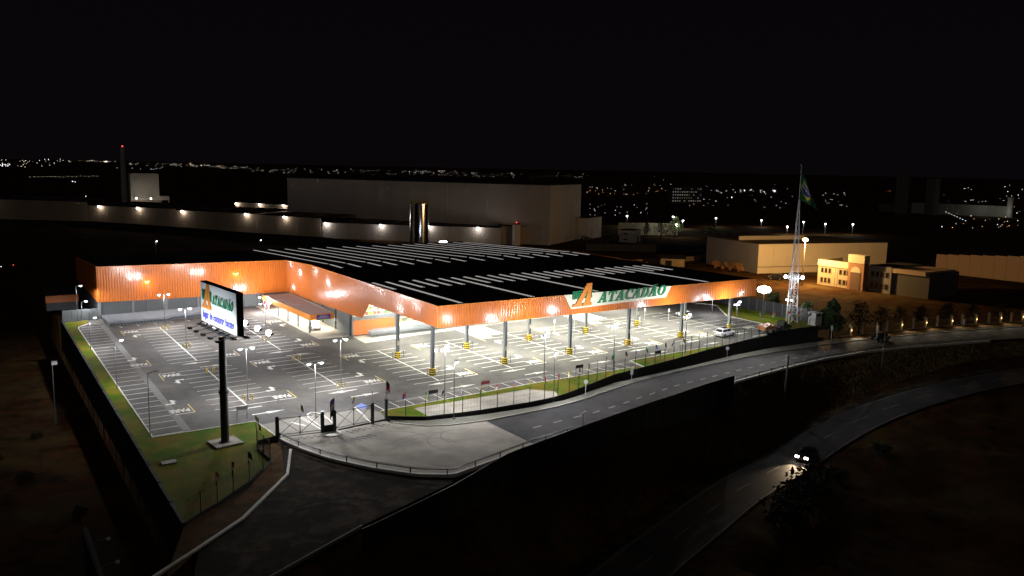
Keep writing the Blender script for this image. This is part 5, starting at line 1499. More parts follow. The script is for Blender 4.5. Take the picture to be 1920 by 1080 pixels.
# ---- row of gate pillars along the street
PIL = [(94.2, -2.5), (97.7, -2.9), (101.8, -3.2), (105.9, -3.6), (109.6, -4.0), (113.9, -4.5), (118.0, -5.0), (121.7, -5.6), (125.5, -6.3), (129.6, -7.2), (132.9, -8.0), (137.0, -8.9), (141.1, -9.9), (144.4, -10.8), (147.8, -11.7), (151.0, -12.6), (154.4, -13.7), (157.8, -14.9)]
pilm = mat('pillar_render', (0.36, 0.30, 0.20), 0.85, c2=(0.30, 0.25, 0.17), scale=2)
pf = thing('plot_fence', 'dark railing between the pale gate pillars along the street', 'fence', (120, -5, -1.9))
for k, (x, y) in enumerate(PIL):
    lit = k % 2 == 1
    t = thing('gate_pillar', f'{"pillar with a glowing warm lamp" if lit else "unlit pale pillar"}, {nth(k)} pillar right of the big tree', 'pillar', (x, y, -1.95), 0, 'gate pillars along the street')
    b = MB(); b.box((0, 0, 1.2), (0.46, 0.46, 2.4)); b.build('shaft', pilm, t)
    b = MB(); b.box((0, 0, 2.44), (0.6, 0.6, 0.1)); b.ring((0, 0, 2.49), [(0.16, 0), (0.22, 0.16), (0.01, 0.34)], 8); b.build('cap', pilm, t)
    if lit:
        b = MB(); b.box((0.05, -0.30, 1.35), (0.12, 0.12, 0.22)); b.build('wall_lamp', emit('pillar_lamp', (1.0, 0.62, 0.2), 0.5), t)
        lamp('pillar_light_and_fill', 'POINT', (0.15, -0.55, 1.35), 2.2, (1.0, 0.66, 0.28), t, 0.1); lamp('pillar_light_and_fill', 'SPOT', (0.1, -0.5, 1.5), 95, (1.0, 0.88, 0.66), t, 0.12, 125, 0.8, aim=(-1.0, -9.0, 0.2))  # the second, spot light is added to brighten the street
    if k < len(PIL) - 1:
        q = PIL[k + 1]; b = MB()
        for i in range(11):
            u = (i + 0.5) / 11; b.bar((x + (q[0] - x) * u - 120, y + (q[1] - y) * u + 5, 0), (x + (q[0] - x) * u - 120, y + (q[1] - y) * u + 5, 1.7), 0.03)
        for h in (0.25, 1.6): b.bar((x - 120, y + 5, h), (q[0] - 120, q[1] + 5, h), 0.05)
        b.build('railing', black_m, pf)
        b = MB(); b.bar((x - 120, y + 5, 0.0), (q[0] - 120, q[1] + 5, 0.0), 0.2, 0.4); b.build('base_wall', pilm, pf)

# ---- trees
def leaf_cards(mb, c, rad, n, size, rn, flat=1.0, shell=0.35):
    for _ in range(n):
        d = Vector((rn.gauss(0, 1), rn.gauss(0, 1), rn.gauss(0, 1))).normalized() * (rn.random() ** shell)
        p = Vector(c) + Vector((d.x * rad[0], d.y * rad[1], d.z * rad[2]))
        a = Vector((rn.gauss(0, 1), rn.gauss(0, 1), rn.gauss(0, 1) * flat)).normalized(); e = a.orthogonal().normalized()
        s_ = size * rn.uniform(0.6, 1.4)
        mb.poly([p - a * s_, p + e * s_ * 0.5, p + a * s_, p - e * s_ * 0.5])
def tree(x, y, z, h, label, m_=leaf_d, group='trees behind the gate pillars', conical=False, w_=None, n=900, seed=1):
    rn = random.Random(seed)
    t = thing('tree', label, 'tree', (x, y, z), rn.random() * 6, group)
    b = MB(); w_ = w_ or h * 0.35
    b.tube((0, 0, -0.3), (0.1, 0.05, h * 0.45), h * 0.035, h * 0.022, 8); b.tube((0.1, 0.05, h * 0.45), (0.15, 0.1, h * 0.85), h * 0.022, h * 0.006, 7)
    for k in range(7):
        a = k * 2.4; z0 = h * (0.32 + 0.07 * k); r = w_ * (0.9 - 0.09 * k)
        b.tube((0.1, 0.05, z0), (r * math.cos(a), r * math.sin(a), z0 + h * 0.12), h * 0.012, h * 0.004, 6)
    b.build('trunk', bark, t)
    b = MB()
    for k in range(16):
        f_ = k / 15
        zz_ = h * (0.30 + 0.62 * f_)
        r = w_ * ((1 - f_) ** 0.7 * 0.85 + 0.12) if conical else w_ * (0.45 + 0.55 * math.sin(math.pi * min(0.95, f_ + 0.15)))
        a = k * 2.4 + rn.random()
        leaf_cards(b, (r * 0.55 * math.cos(a), r * 0.55 * math.sin(a), zz_), (r * 0.6, r * 0.6, h * 0.11), n // 16, h * 0.035, rn)
    b.build('crown', m_, t)
tree(91.6, -2.5, -1.9, 8.4, 'big dark green tree at the end of the black wall', leaf_g, None, True, 3.3, 2600, 3)
tree(96.0, 0.2, -1.9, 5.6, 'lower dark tree just behind the big tree', leaf_d, None, False, 2.2, 900, 4)
for k, (x, y, h, nm) in enumerate([(103.5, -1.0, 7.0, 'round dark tree on the bare slope behind the left pillars'), (110, -2.2, 5.6, 'dark tree behind the fifth gate pillar'), (116, -3.0, 5.4, 'dark tree behind the seventh gate pillar'), (123, -3.8, 5.0, 'dark tree behind the eighth gate pillar'), (131, -5.4, 5.2, 'dark tree behind the tenth gate pillar'), (139, -7.0, 5.0, 'dark tree behind the twelfth gate pillar'), (147, -9.5, 5.4, 'dark tree behind the fifteenth gate pillar')]):
    tree(x, y, -2.1, h, nm, leaf_d, seed=10 + k, w_=h * 0.4, n=800)
for k, (x, y, h, nm) in enumerate([(93.2, 27, 5.0, 'leafy tree behind the boundary wall, the farthest of three'), (92.8, 13.5, 5.6, 'leafy tree behind the boundary wall beside the floodlight'), (91.0, 3.4, 5.2, 'leafy tree behind the boundary wall next to the lattice tower')]):
    tree(x, y, -1.6, h + 1.6, nm, leaf_g, 'trees behind the boundary wall', seed=30 + k, n=1100)
def bush(x, y, z, r, label, group, m_=leaf_d, seed=1, n=420, sz=0.14):
    rn = random.Random(seed)
    t = thing('bush', label, 'bush', (x, y, z), 0, group)
    b = MB()
    for k in range(5): b.tube((0, 0, -0.2), (r * 0.6 * math.cos(k * 1.3), r * 0.6 * math.sin(k * 1.3), r * 1.0), 0.05, 0.015, 5)
    b.build('stems', bark, t)
    b = MB()
    for k in range(6): leaf_cards(b, (r * 0.5 * math.cos(k * 1.1), r * 0.5 * math.sin(k * 1.1), r * (0.6 + 0.15 * (k % 3))), (r * 0.6, r * 0.6, r * 0.55), n // 6, sz * r, rn)
    b.build('foliage', m_, t)
HB = [(37.0, -40.2, 1.7, 'bush silhouetted before the lit patch of the lower road'), (34.6, -41.0, 2.2, 'wide bush at the lower left of the headlight glow'), (30.6, -42.6, 2.6, 'large dark bush mass at the near edge of the lower road'), (40.5, -40.6, 1.2, 'small twiggy bush just below the headlights'), (26.0, -44.5, 2.6, 'dark bush at the bottom of the picture by the lower road'), (21, -47, 2.8, 'dark bush on the near verge, farthest down the lower road'), (52, -39.5, 1.4, 'low bush on the near verge behind the moving car'), (96, -43, 2.6, 'tall bush on the near side of the lower road far along the bend')]
for k, (x, y, r, nm) in enumerate(HB): bush(x, y, terrain(x, y), r, nm, 'bushes along the lower road', seed=50 + k)
for k, (x, y, r, nm) in enumerate([(-50.5, 26.0, 0.9, 'scrubby bush on the waste ground beside the floodlight pole'), (-53.0, 8.0, 1.1, 'scrubby bush on the waste ground near the thin post'), (-48.5, -6.0, 0.8, 'low scrub at the foot of the black wall'), (-57.0, 38.0, 1.2, 'scrubby bush at the left edge of the picture'), (-55.5, 18.0, 0.7, 'small scrub on the bare waste ground, left of the floodlight pole')]):
    bush(x, y, terrain(x, y), r, nm, 'scrub on the waste ground', seed=80 + k, m_=mat('scrub', (0.05, 0.04, 0.015), 0.95, spec=0.03), n=300)
# rough grass tufts on the bank and the waste ground
rn = random.Random(9); b = MB()
for _ in range(26000):
    x = rn.uniform(38, 165); y = lerp_table(NEAR, x) - 0.6 - rn.random() ** 0.8 * 9
    z = terrain(x, y); a = rn.random() * 6.28; s_ = rn.uniform(0.14, 0.42)
    dx, dy = math.cos(a) * s_ * 0.22, math.sin(a) * s_ * 0.22
    b.poly([(x - dx, y - dy, z - 0.05), (x + dx, y + dy, z - 0.05), (x + dy * 0.4, y - dx * 0.4, z + s_)])
prop(b.build('rough_grass', mat('dry_grass', (0.17, 0.125, 0.045), 0.95, spec=0.05, c2=(0.07, 0.05, 0.02), scale=0.3), None, kind='stuff'), 'dry rough grass tufts on the bank and the waste ground', 'grass')

# ---- left waste ground: lamp pole, thin pole, dark billboard with lamp arms
t = thing('floodlight_pole', 'pole with a boxy white lamp head on the dark ground left of the black wall', 'pole', (-47.6, 32.0, -7.5))
b = MB(); b.tube((0, 0, 0), (0, 0, 9.2), 0.10, 0.07, 8); b.build('pole', galv, t)
b = MB(); b.box((0.3, 0, 9.4), (0.75, 0.6, 0.5)); b.build('lamp_head', white_steel, t)
t = thing('thin_post', 'thin post standing alone on the dark ground near the black wall', 'post', (-51.0, 12.2, -7.5))
b = MB(); b.tube((0, 0, 0), (0, 0, 4.3), 0.05, 0.04, 6); b.build('pole', galv, t)
t = thing('dark_billboard', 'unlit black billboard seen from above with two pale lamp arms at the bottom left', 'billboard', (-51.0, -45.0, -7.5))
b = MB(); b.box((0.0, 0, 9.0), (0.4, 15, 5.0)); b.build('panel', black_m, t)
for y in (-5, 5):
    b = MB(); b.bar((-0.3, y, 0), (-0.3, y, 9), 0.3); b.build('leg', black_m, t)
b = MB(); b.bar((0, -7.6, 11.6), (0, 7.6, 11.6), 0.1, 0.1); b.build('top_rail', mat('dim_steel', (0.06, 0.07, 0.07), 0.5), t)
for y in (3.6, -0.6):
    b = MB(); b.bar((0, y, 11.6), (0.35, y + 0.2, 11.95), 0.05); b.bar((0.35, y + 0.2, 11.95), (1.05, y + 0.3, 11.9), 0.04); b.build('lamp_arm', galv, t)
    b = MB(); b.box((1.15, y + 0.3, 11.88), (0.26, 0.22, 0.16)); b.build('lamp_head', white_steel, t)

# ================================================================== BACKGROUND
ROT = R(29)
def bldg(name, label, cat='building', group=None, loc=(0, 0, -2.1), rz=0.0): return thing(name, label, cat, loc, rz, group)
def slab(t, name, c, d, m_, **kw):
    b = MB(); b.box(c, d); return b.build(name, m_, t, **kw)
# high-bay warehouse
wh = bldg('warehouse', 'huge pale windowless warehouse block rising behind the store roof', loc=(160.6, 190.8, -2.1), rz=R(33.4))
# local x = along the short right face (40 m), local y = along the long face (142 m)
WHL, WHW, WHH = 143.0, 43.5, 26.7
n_ = 14
for i in range(n_): slab(wh, 'wall_panel', (0, WHL * (i + 0.5) / n_, WHH / 2), (0.4, WHL / n_ - 0.06, WHH), grey_shed)
for i in range(5): slab(wh, 'wall_panel', (0.3 + (WHW - 0.3) * (i + 0.5) / 5, 0, WHH / 2), ((WHW - 0.3) / 5 - 0.06, 0.4, WHH), pale_wall)  # lighter colour on this face stands for lamplight falling on it
slab(wh, 'roof', (WHW / 2 + 0.1, WHL / 2, WHH + 0.15), (WHW, WHL, 0.5), roof_m)
slab(wh, 'wall', (WHW, WHL / 2, WHH / 2), (0.4, WHL, WHH - 0.1), grey_shed)
an = bldg('annex_hall', 'lower pale hall attached to the right side of the huge warehouse', loc=(197.5, 209.5, -2.1), rz=R(27.5))
slab(an, 'wall', (9, 15, 5.2), (18, 30, 10.4), pale_wall)
b = MB(); b.box((9, 15, 10.6), (18.4, 30.4, 0.4)); b.build('roof', roof_m, an)
slab(an, 'door', (6.0, -0.06, 2.4), (1.0, 0.1, 4.6), tan_wall)
SHADE_WALL_PTS = [(-130, 450), (-41.5, 387), (-1, 358), (27.3, 310), (51, 262), (70, 234), (86, 184)]  # wall added to hide lamp-lit ground and shade what lies in front
SHADE_WALL = list(zip(SHADE_WALL_PTS[:-1], SHADE_WALL_PTS[1:]))
def wallrun0(t, p, q):
    L = (q - p).length; n = max(1, int(L / 9)); d = (q - p) / L
    for i in range(n):
        a = p + d * (L * i / n + 0.02); c = p + d * (L * (i + 1) / n - 0.02)
        b = MB(); b.bar((a.x, a.y, -0.75), (c.x, c.y, -0.75), 0.25, 3.5); b.build('wall_panel', black_wall, t)
# long low factory with wall lamps
lowb = bldg('long_factory', 'long low factory with lamps along its wall left of the huge warehouse', loc=(0, 0, 0))
fac = [((163.0, 195.3), (143.0, 203.2), 6.0, -2.1), ((143.0, 203.2), (116, 226), 5.3, -2.1), ((116, 226), (81.6, 261.2), 5.2, -2.1), ((81.2, 262), (61.5, 298), 7.0, -2.1), ((61.5, 298), (33, 338), 7.3, -2.1), ((33, 338), (-2, 384), 7.9, -2.1), ((-2, 384), (-75, 455), 9.6, -2.1)]
for k, (p, q, zt, z0) in enumerate(fac):
    d = Vector((q[0] - p[0], q[1] - p[1])); L = d.length; d /= L; n = Vector((d.y, -d.x))
    if n.y < 0 and False: n = -n
    inw = Vector((-d.y, d.x)) if (Vector((-d.y, d.x)).dot(Vector((60, 500)) - Vector(p)) > 0) else Vector((d.y, -d.x))
    np_ = max(1, int(L / 11))
    for i in range(np_):
        u0, u1 = Vector(p) + d * (L * i / np_ + 0.03), Vector(p) + d * (L * (i + 1) / np_ - 0.03)
        b = MB(); b.prism([(u0.x, u0.y, z0), (u1.x, u1.y, z0), (u1.x, u1.y, zt), (u0.x, u0.y, zt)], (inw.x * 0.3, inw.y * 0.3, 0)); b.build('wall_panel', grey_shed if k in (1, 2) else low_wall, lowb)
    dep = 34 if k > 0 else 18
    b = MB(); a = Vector(p); c = Vector(q); o_ = inw * dep
    b.poly([(a.x, a.y, zt + 0.02), (c.x, c.y, zt + 0.02), (c.x + o_.x, c.y + o_.y, zt + 0.9), (a.x + o_.x, a.y + o_.y, zt + 0.9)]); b.build('roof', roof_m, lowb)
    rs_ = MB(); rn = random.Random(k + 70)
    for i in range(int(L / 3.2)):
        s_ = rn.random() * L; e0 = rn.uniform(3, dep - 9); e1 = e0 + rn.uniform(3, 8)
        a0 = a + d * s_ + inw * e0; a1 = a + d * s_ + inw * e1
        rs_.bar((a0.x, a0.y, zt + 0.1 + 0.9 * e0 / dep), (a1.x, a1.y, zt + 0.1 + 0.9 * e1 / dep), 0.5, 0.1)
    rs_.build('roof_light', mat('pale_rooflight', (0.42, 0.30, 0.26), 0.6), lowb)
def wall_lamp(p, z, label, power=75):
    t = thing('wall_lamp', label, 'lamp', (p[0], p[1], z), 0, 'bulkhead lamps along the factory wall')
    out = (Vector((CAM.x, CAM.y)) - Vector(p)).normalized()
    b = MB(); b.bar((0, 0, 0), (out.x * 0.9, out.y * 0.9, 0.15), 0.1); b.build('bracket', steel, t)
    b = MB(); b.ring((out.x * 0.9, out.y * 0.9, 0.15), [(0.02, 0.5), (0.42, 0.36), (0.55, 0), (0.42, -0.36), (0.02, -0.5)], 10); b.build('lens', lamp_wall, t)
    lamp('wall_light', 'POINT', (out.x * 1.6, out.y * 1.6, 0.0), power, (1.0, 0.86, 0.72), t, 0.4)
def on_fac(px_t):                       # (segment, fraction)
    k, u = px_t; p, q, zt, _ = fac[k]
    return (p[0] + (q[0] - p[0]) * u, p[1] + (q[1] - p[1]) * u), zt
WL = [(1, 0.30, 'right end of the factory wall nearest the red beacon post'), (1, 0.93, 'factory wall just right of the shiny silo'), (2, 0.42, 'factory wall just left of the shiny silo'), (2, 0.97, 'corner of the pale factory wall where it steps back'), (3, 0.55, 'brown factory wall, first left of the step'), (4, 0.12, 'brown factory wall, second left of the step'), (4, 0.92, 'brown factory wall, third left of the step'), (5, 0.42, 'brown factory wall below the white block'), (5, 0.86, 'brown factory wall left of the white block'), (6, 0.62, 'far left end of the factory wall')]
for k, u, nm in WL:
    p, zt = on_fac((k, u)); wall_lamp(p, zt - 0.5, 'glowing bulkhead lamp at the ' + nm)
pw = bldg('added_shade_wall', 'long black wall added to block lamplight on the ground before the factory', 'wall', loc=(0, 0, 0))
for p_, q_ in SHADE_WALL: wallrun0(pw, Vector(p_), Vector(q_))
# rear row with three lamps
rr_ = bldg('rear_hall', 'low hall with three lamps behind the factory roof', loc=(0, 0, 0))
b = MB(); b.prism([(78, 392, -2), (112, 352, -2), (112, 352, 8.0), (78, 392, 8.6)], (0.4, 0.3, 0)); b.build('wall', low_wall, rr_)
b = MB(); b.poly([(78, 392, 8.7), (112, 352, 8.1), (140, 380, 8.4), (106, 420, 9)]); b.build('roof', roof_m, rr_)
for u, nm in ((0.0, 'left'), (0.3, 'middle'), (0.6, 'right')):
    wall_lamp((78 + 34 * u, 392 - 40 * u), 7.6, f'glowing lamp on the low hall behind the factory, {nm} of three', 60)
# chimney, white cube, beacon post
ch = bldg('chimney', 'tall dark chimney with a red beacon beside the white block', 'chimney', loc=(36.0, 512, -2.1))
b = MB(); b.ring((0, 0, 0), [(2.2, 0), (2.05, 14), (1.75, 30), (1.5, 43)], 16); b.build('shaft', mat('chimney_grey', (0.42, 0.37, 0.34), 0.9), ch)
b = MB(); b.ring((0, 0, 43.3), [(0.05, 0.5), (0.45, 0.2), (0.45, -0.2), (0.05, -0.5)], 8); b.build('beacon', red_lamp, ch)
cu = bldg('white_block', 'pale windowless block with a canopy beside the tall chimney', loc=(49.9, 575, -2.1), rz=R(-4))
slab(cu, 'wall', (10, 8, 14.2), (20, 16, 20), mat('cube_wall', (0.62, 0.60, 0.52), 0.8))
slab(cu, 'base', (10, 8, 2.1), (20.4, 16.4, 4.2), low_wall)
slab(cu, 'canopy', (23.5, 4, 5.6), (7, 9, 3.0), mat('cube_wall', (0.62, 0.60, 0.52), 0.8))
for x in (21, 26.6): slab(cu, 'canopy_post', (x, 0, 2.1), (0.5, 0.5, 4.2), pale_wall)
wall_lamp((52.5, 568), 3.6, 'glowing lamp under the white block, left one', 150); wall_lamp((62.5, 567), 3.4, 'glowing lamp under the white block, right one', 150)
bp = bldg('beacon_post', 'white square post with a red lamp before the factory corner', 'post', loc=(147, 197, -2.1))
slab(bp, 'post', (0, 0, 4.6), (2.6, 2.6, 9.2), pale_wall)
slab(bp, 'cap', (0, 0, 9.6), (2.5, 2.5, 0.8), mat('beacon_red', (0.3, 0.02, 0.02), 0.6))
b = MB(); b.ring((0, 0, 10.2), [(0.05, 0.35), (0.3, 0), (0.05, -0.35)], 8); b.build('beacon', red_lamp, bp)
# silo
si = bldg('silo', 'tall shiny steel silo standing behind the store roof', 'silo', loc=(100.4, 200, -2))
b = MB(); b.ring((0, 0, 0), [(4.1, 0), (4.1, 6.9), (4.16, 6.95), (4.16, 7.1), (4.1, 7.15), (4.1, 13.2), (4.16, 13.25), (4.16, 13.4), (4.1, 13.45), (4.1, 18.6), (3.4, 19.0), (0.1, 19.2)], 40); b.build('tank', chrome, si, smooth=False)
b = MB()
for a in range(20):
    q = [(4.2 * math.cos(R(18 * (a + e))), 4.2 * math.sin(R(18 * (a + e)))) for e in (0, 1)]
    for h in (18.9, 19.5, 20.1): b.bar((*q[0], h), (*q[1], h), 0.12)
    b.bar((*q[0], 18.6), (*q[0], 20.1), 0.12)
b.build('railing', mat('rail_yellow', (0.45, 0.36, 0.05), 0.5), si)
b = MB(); b.box((-4.0, -2.4, 9.5), (0.5, 0.5, 19.0)); b.build('ladder_shaft', galv, si)
# sodium-lit hall on the right with its mast lamp
yh = bldg('yellow_hall', 'large hall whose front wall glows yellow under the amber lamp', loc=(0, 0, 0))
A_, B_, C_ = Vector((167.3, 79.7)), Vector((173.8, 109.2)), Vector((220.2, 65.6))
def wallrun(t, p, q, z0, z1a, z1b, m_, n, name='wall_panel'):
    d = (q - p); L = d.length; d /= L; nn = Vector((-d.y, d.x)) * 0.3
    for i in range(n):
        u0, u1 = i / n, (i + 1) / n
        a = p + d * (L * u0 + 0.03); c = p + d * (L * u1 - 0.03)
        b = MB(); b.prism([(a.x, a.y, z0), (c.x, c.y, z0), (c.x, c.y, z1a + (z1b - z1a) * u1), (a.x, a.y, z1a + (z1b - z1a) * u0)], (nn.x, nn.y, 0)); b.build(name, m_, t)
wallrun(yh, B_, A_, -2.1, 8.0, 8.0, grey_shed, 6)
wallrun(yh, A_, C_, -2.1, 8.0, 8.0, yellow_wall, 9)
b = MB(); b.bar((A_.x, A_.y - 0.2, 0.2), (C_.x, C_.y - 0.2, 0.2), 0.12, 0.18); b.build('sill_band', mat('band_brown', (0.18, 0.14, 0.09), 0.8), yh)
D_ = B_ + (C_ - A_)
b = MB(); b.poly([(A_.x, A_.y, 7.6), (C_.x, C_.y, 7.6), (D_.x, D_.y, 7.9), (B_.x, B_.y, 7.9)]); b.build('roof', mat('hall_roof', (0.16, 0.11, 0.07), 0.8), yh)
E1, E2 = A_ + (B_ - A_) * 0.62 + (C_ - A_) * 0.10, A_ + (B_ - A_) * 0.62 + (C_ - A_) * 0.62
b = MB(); b.bar((E1.x, E1.y, 8.4), (E2.x, E2.y, 8.4), 0.4, 1.6); b.build('parapet', yellow_wall, yh)
MX, MY, MH = 156.1, 53.1, 13.9
t = thing('mast_lamp', 'tall amber street lamp glowing before the yellow hall', 'street lamp', (MX, MY, -2.1))
b = MB(); b.tube((0, 0, 0), (0, 0, MH), 0.2, 0.12, 10); b.build('pole', mat('mast_brown', (0.12, 0.09, 0.07), 0.7), t)
b = MB(); b.ring((0, 0, MH + 0.3), [(0.05, 0.6), (0.65, 0.4), (0.9, 0), (0.65, -0.35), (0.05, -0.5)], 12); b.build('lamp_head', lamp_sodium, t)
lamp('mast_light', 'POINT', (-0.6, -1.0, MH - 0.3), 7000, (1.0, 0.58, 0.21), t, 0.5)
# two-storey building with an arched porch
ab = bldg('arcade_building', 'two-storey tan building with an arched red porch lit by the amber lamp', loc=(164.0, 53.5, -2.1))
# its long front runs along -y; the front face is at local x = 0
def front_windows(t, ys_, zs_, xf, wm, fm_):
    for y in ys_:
        for z in zs_:
            b = MB(); b.box((xf - 0.02, y, z), (0.16, 1.05, 1.65)); f_ = b.build('window', fm_, t)
            b = MB(); b.box((xf - 0.11, y, z), (0.05, 0.8, 1.4)); b.build('pane', wm, f_)
frm = mat('window_frame', (0.25, 0.16, 0.08), 0.7)
wall_t = MB(); wall_t.box((6, -5.6, 3.0), (12, 11.2, 6.0)); wall_t.build('wall', tan_wall, ab)
slab(ab, 'parapet', (-0.05, -5.6, 6.95), (0.5, 11.3, 1.9), mat('parapet_cream', (0.42, 0.37, 0.24), 0.8))
slab(ab, 'parapet', (6, 0.0, 6.95), (12, 0.4, 1.9), tan_wall)
slab(ab, 'roof', (6, -5.6, 6.1), (11.6, 10.8, 0.2), roof_m)
front_windows(ab, (-1.6, -2.9, -4.2, -8.0, -9.4, -10.6), (1.7, 4.7), 0.0, dark_glass, frm)
for y in (-6.1, -7.0): 
    b = MB(); b.bar((-0.06, y, 0), (-0.06, y, 6.0), 0.08); b.build('downpipe', frm, ab)
pc = MB(); pc.box((-0.3, -14.0, 5.1), (2.4, 5.2, 10.2)); pc.build('porch', arch_wall, ab)
slab(ab, 'porch_parapet', (-0.35, -14.0, 9.4), (2.6, 5.4, 2.4), mat('parapet_cream', (0.42, 0.37, 0.24), 0.8))
b = MB()
for k in range(14):
    a0, a1 = math.pi * k / 14, math.pi * (k + 1) / 14
    b.prism([(-1.56, -14.0, 5.4), (-1.56, -14.0 + 1.7 * math.cos(a0), 5.4 + 1.7 * math.sin(a0)), (-1.56, -14.0 + 1.7 * math.cos(a1), 5.4 + 1.7 * math.sin(a1))], (-0.06, 0, 0))
b.build('arch_panel', mat('parapet_cream', (0.42, 0.37, 0.24), 0.8), ab)
slab(ab, 'doorway', (-1.55, -14.0, 2.7), (0.12, 3.3, 5.3), mat('porch_dark', (0.10, 0.055, 0.035), 0.8))
gb = bldg('grey_office', 'plain grey two-storey building right of the arched porch', loc=(164.8, 36.6, -2.1))
slab(gb, 'wall', (8, -3.5, 3.9), (16, 7.0, 7.8), mat('office_grey', (0.20, 0.19, 0.17), 0.85, c2=(0.17, 0.16, 0.14), scale=0.5))
slab(gb, 'parapet', (8, -8.5, 7.0), (15.8, 17, 1.2), mat('parapet_tan', (0.36, 0.25, 0.14), 0.8))
slab(gb, 'rear_wall', (8.3, -12.5, 3.6), (15.3, 11, 7.1), mat('office_dark', (0.08, 0.07, 0.06), 0.9))
slab(gb, 'roof', (8, -3.5, 7.9), (15.6, 6.6, 0.12), roof_m)
front_windows(gb, (-1.2, -2.7, -4.2, -5.7), (2.0, 5.4), 0.0, dark_glass, mat('office_frame', (0.10, 0.09, 0.08), 0.8))
cv = bldg('courtyard_wall', 'long pale wall catching brown light at the right edge of the picture', 'wall', loc=(232.6, 54, -2.1))
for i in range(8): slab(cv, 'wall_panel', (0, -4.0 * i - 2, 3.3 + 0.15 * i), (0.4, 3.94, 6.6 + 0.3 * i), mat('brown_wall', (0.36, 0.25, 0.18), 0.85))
slab(cv, 'roof', (14, -16, 6.6), (27, 32, 0.3), roof_m)
# small buildings in the middle distance
gh = bldg('guard_house', 'small two-storey pale house with slit windows beyond the store roof', loc=(208.5, 190.5, -2.1), rz=R(27.5))
slab(gh, 'wall', (0, 0, 2.9), (8.5, 7.5, 5.8), pale_wall)
slab(gh, 'roof', (0, 0, 6.0), (9.1, 8.1, 0.3), roof_m)
for z in (1.5, 4.2):
    b = MB(); b.box((-4.28, 0.6, z), (0.1, 2.0, 0.6)); b.build('window', dark_glass, gh)
b = MB(); b.box((1.0, -3.78, 1.5), (1.4, 0.1, 2.8)); b.build('door', dark_glass, gh)
sm_ = bldg('small_house', 'small tan hut with a dark doorway below the dark wall', loc=(155.6, 108.6, -2.1), rz=R(-40))
slab(sm_, 'wall', (0, 0, 1.5), (8.5, 5, 3.0), tan_wall)
b = MB(); b.poly([(-4.8, -3, 3.0), (4.8, -3, 3.0), (4.8, 3, 3.9), (-4.8, 3, 3.9)]); b.build('roof', roof_m, sm_)
b = MB(); b.box((-1.4, -2.55, 1.2), (2.2, 0.1, 2.3)); b.build('doorway', dark_glass, sm_)
b = MB(); b.box((2.6, -2.56, 1.6), (1.8, 0.1, 1.3)); b.build('window', mat('hut_window', (0.45, 0.25, 0.08), 0.5), sm_)
dw = bldg('dark_wall', 'long dark wall between the store roof and the yellow hall', 'wall', loc=(0, 0, -2.1))
wallrun(dw, Vector((161, 165)), Vector((206, 138)), 0, 3.0, 3.0, mat('far_dark_wall', (0.03, 0.03, 0.035), 0.9), 8)
wallrun(dw, Vector((140, 118)), Vector((196, 118)), 0, 1.8, 1.8, mat('tan_low_wall', (0.22, 0.14, 0.08), 0.9), 8)
yb2 = bldg('yard_wall', 'pale yard wall lit by lamps to the right of the huge warehouse', 'wall', loc=(0, 0, -2.1))
wallrun(yb2, Vector((232, 226)), Vector((262, 212)), 0, 6.5, 6.5, mat('lit_yard_wall', (0.40, 0.37, 0.26), 0.85), 5)
pal = bldg('pallet_stack', 'jumble of stacked orange pallets and frames beside the grey end wall', 'pallets', loc=(166.5, 92, -2.1))
rn = random.Random(5)
for k in range(26):
    b = MB(); y = rn.uniform(-6, 7)
    c_ = (rn.uniform(-1, 2) - abs(y) * 0.05, y, 0.3 + rn.random() * 2.0)
    for q in range(4): b.box((c_[0], c_[1] + (q - 1.5) * 0.3, c_[2]), (0.12, 0.10, 1.5), 0)
    b.box((c_[0], c_[1], c_[2] + 0.6), (0.1, 1.2, 0.12)); b.box((c_[0], c_[1], c_[2] - 0.6), (0.1, 1.2, 0.12))
    b.build('pallet', mat('pallet_orange', (0.45, 0.22, 0.07), 0.8), pal)
for k, (x, y, nm) in enumerate([(160.5, 66.5, 'left'), (164.5, 62.5, 'right')]):
    vehicle('parked_van', f'dark van parked before the yellow hall, the {nm} one of two', (x, y, -2.05), R(120), 4.6, 1.9, 1.95, car_black, 'suv', cat='van', group='vans before the yellow hall')
ob = bldg('service_building', 'low dark building with an orange fascia behind the grey side wall', loc=(-40.8, 91, 0.2))
slab(ob, 'wall', (0, 3, 0.85), (6.0, 6, 1.7), grey_wall)
slab(ob, 'fascia', (0, -0.2, 2.45), (6.2, 0.3, 1.5), orange_plain)
b = MB(); b.poly([(-3.1, -0.1, 3.2), (3.1, -0.1, 3.2), (3.1, 8, 4.6), (-3.1, 8, 4.6)]); b.build('roof', roof_m, ob)
